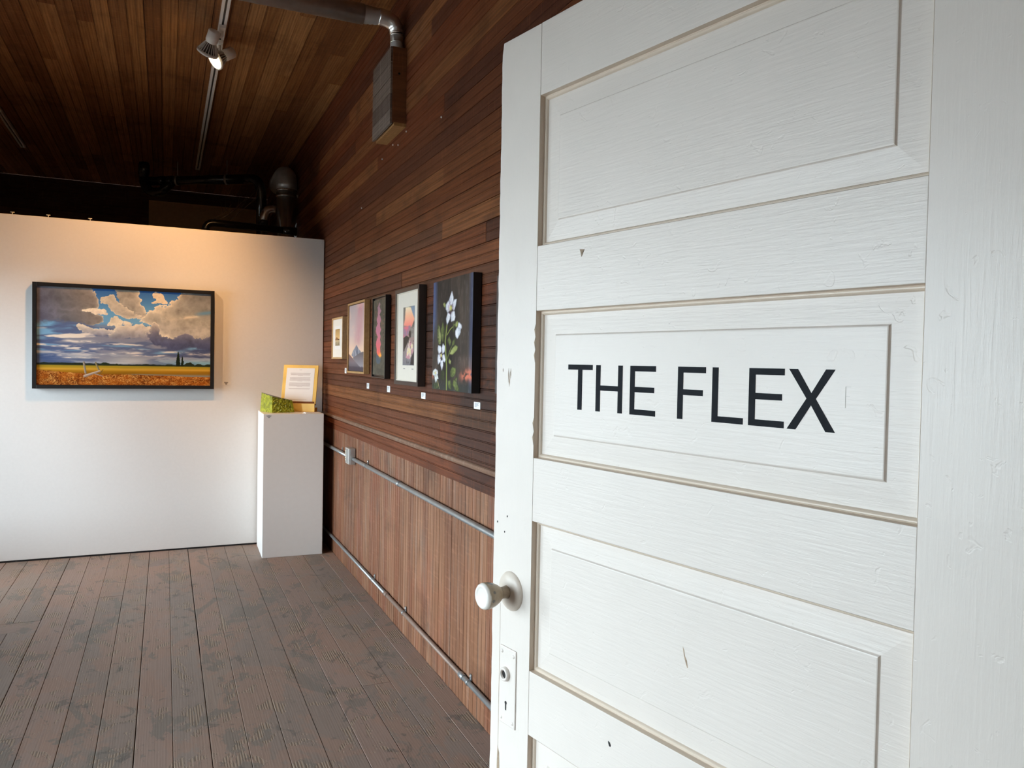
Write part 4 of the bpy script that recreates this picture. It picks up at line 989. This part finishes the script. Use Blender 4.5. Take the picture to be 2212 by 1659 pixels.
obj('pipe', tube([(-.815, 0, 1.9), (-.815, 0, 2.50)] + arc((-.815, 0, 2.52), (-.815, 0, 2.583), (-.74, 0, 2.583), 6) + [(-.06, -.02, 2.563)], .031, 18), M_ABS, lw_)
obj('collar', tube([(-.815, 0, 2.46), (-.815, 0, 2.525)], .035, 18), M_ABS, lw_); obj('collar', tube([(-.17, -.017, 2.566), (-.05, -.02, 2.562)], .036, 18), M_ABS, lw_)
tw = tag(empty('dried_branch', (-.6, 7.25, 2.612)), 'dry twiggy branch lying on the black pipe behind the partition', 'branch')
rn = random.Random(5)
def twig(p0, d, L, r, dep):
    pts = [Vector(p0)]; d = Vector(d).normalized()
    for k in range(5):
        d = (d + Vector((rn.uniform(-.22, .22), rn.uniform(-.2, .2), rn.uniform(-.12, .2)))).normalized(); pts.append(pts[-1]+d*L/5)
    obj('twig', tube(pts, [r*(1-.15*k) for k in range(6)], 6), M_TWIG, tw)
    if dep:
        for k in (1, 2, 3, 4): twig(pts[k], d + Vector((rn.uniform(-.8, .8), rn.uniform(-.5, .5), rn.uniform(-.4, .5))), L*.5, r*.55, dep-1)
twig((-.10, 0, .004), (.8, 0, .5), .34, .005, 1); twig((-.02, .02, .004), (.75, .1, .75), .36, .004, 1); twig((-.15, -.02, .004), (.5, 0, .35), .22, .004, 1)
tb = tag(obj('tan_panel', B(((-1.31, YB-.03, .02), (-.02, YB-.002, 3.205)), bev=.002), M_TAN), 'tall tan board leaning flat on the dark wall behind the partition', 'board')

# three small hooks on top of the partition
for k, xh in enumerate((-2.069, -1.861, -1.610)):
    h_ = tag(empty('hook', (xh, YP+.02, PH)), ('white hook on the partition top edge, far left of three', 'white hook on the partition top edge, middle of three', 'white hook on the partition top edge, nearest the pipes')[k], 'hook', 'hooks on the partition top')
    bm = tube([(0, 0, -.004), (0, 0, .016)], .0025, 8); tube([(-.012, 0, .0165), (.012, 0, .0165)], .003, 8, bm=bm); obj('pin', bm, M_PAPER, h_)
for y, z in ((3.901, 2.594), (4.157, 2.588), (4.053, 2.562), (4.384, 2.564), (4.882, 2.372), (3.341, 2.51)):
    obj('nail', lathe([(0, .006), (.004, .005), (.005, .001), (.003, 0)], 8, mtx=Matrix.Translation((-.0002, y, z)) @ aim((-1, 0, 0))), M_PAPER, WR)

# ------------------------------------------------------------------ ceiling tracks and spotlights
def track(x, y0, y1, label):
    o = tag(empty('light_track', (x, 0, ZC)), label, 'track light')
    obj('channel', B(((-.021, y0, -.022), (-.006, y1, -.0006)), ((.006, y0, -.022), (.021, y1, -.0006)), ((-.0062, y0, -.008), (.0062, y1, -.0006)), bev=.0), M_TRACK, o)
    obj('end_cap', B(((-.0215, y1, -.0225), (.0215, y1+.006, -.0006)), bev=.001), M_TRACK, o)
    obj('slot', B(((-.0058, y0, -.0120), (.0058, y1-.02, -.0082))), M_CHAR, o)
    return o
T1X, T2X = -.838, -2.347
track(T1X, .9, 8.62, 'white ceiling track carrying two spotlights, nearer the board wall')
track(T2X, .9, 8.50, 'white ceiling track at the far left of the ceiling')
def spot(loc, target, label, lit, side=1):
    """track head: adapter, stem, socket barrel, finned reflector lamp"""
    x, y = loc
    o = tag(empty('spotlight', (x, y, ZC-.022)), label, 'spotlight', 'track spotlights')
    obj('track_adapter', B(((-.017, -.045, -.020), (.017, .045, -.0005)), bev=.003), M_TRACK, o)
    obj('stem', tube([(0, 0, -.018), (0, 0, -.048), (-.012*side, 0, -.058)], .008, 12), M_TRACK, o)
    c_ = Vector((-.050*side, 0.0, -.062)); d = (Vector(target) - (Vector((x, y, ZC-.022))+c_)).normalized()
    m = Matrix.Translation(c_) @ aim(d)
    obj('yoke', tube([(-.010*side, 0, -.058), c_], .007, 10), M_TRACK, o)
    sk = obj('socket', lathe([(0, -.036), (.030, -.035), (.034, -.031), (.034, .026), (.031, .030), (.031, .034), (.029, .036)], 28, mtx=m), M_TRACK, o)
    bulb = obj('lamp_body', lathe([(.026, .034), (.028, .040), (.040, .072), (.050, .090)], 28, mtx=m), M_CHAR, o)
    for k in range(20):
        a = 2*PI*k/20
        bm = bmesh.new(); pf = [(.027, .036), (.032, .038), (.048, .070), (.0580, .092), (.048, .092)]
        t_ = bmesh.new()
        fa = [t_.verts.new((r*math.cos(a)-.0014*math.sin(a), r*math.sin(a)+.0014*math.cos(a), z)) for r, z in pf]
        fb = [t_.verts.new((r*math.cos(a)+.0014*math.sin(a), r*math.sin(a)-.0014*math.cos(a), z)) for r, z in pf]
        t_.faces.new(fa); t_.faces.new(fb[::-1])
        for i in range(5): t_.faces.new((fa[i], fb[i], fb[(i+1) % 5], fa[(i+1) % 5]))
        join(bm, t_, m); obj('fin', bm, M_FINS, bulb)
    obj('rim', lathe([(.050, .090), (.0600, .091), (.0615, .096), (.0605, .104), (.055, .107), (.052, .104)], 32, mtx=m), M_FINS, o)
    obj('lens', lathe([(.0525, .1035), (.030, .1055), (0, .106)], 28, mtx=m), M_LIT if lit else M_LENS, o)
    return Vector((x, y, ZC-.022)) + c_ + d*.118, d
def beam(p, d, watts, col, deg, blend=.9, r=.03):
    ld = bpy.data.lights.new('spot_beam', 'SPOT'); ld.energy = watts; ld.color = col; ld.spot_size = math.radians(deg); ld.spot_blend = blend; ld.shadow_soft_size = r
    lo = bpy.data.objects.new('spot_beam', ld); C.objects.link(lo)
    m = aim(d); lo.matrix_world = Matrix.Translation(p) @ m @ Matrix.Rotation(PI, 4, 'X')
    return lo
WARM = (1.0, .50, .17)
pA, dA = spot((T1X, 4.86), (-1.40, YP, 1.80), 'white finned spotlight aimed away at the landscape painting', True)
beam(pA, dA, 112, WARM, 92, 1.0, .010)
pB, dB = spot((T1X, 5.09), (-2.55, 4.45, 1.9), 'white finned spotlight with glowing face, behind its neighbour on the track', True, side=-1)
beam(pB, dB, 25, WARM, 50)
pC, dC = spot((T2X, 4.85), (-.22, 5.9, 1.15), 'white finned spotlight on the left track, out of view, aimed at the plinth', True)
beam(pC, dC, 115, (1.0, .60, .28), 42, 1.0, .012)
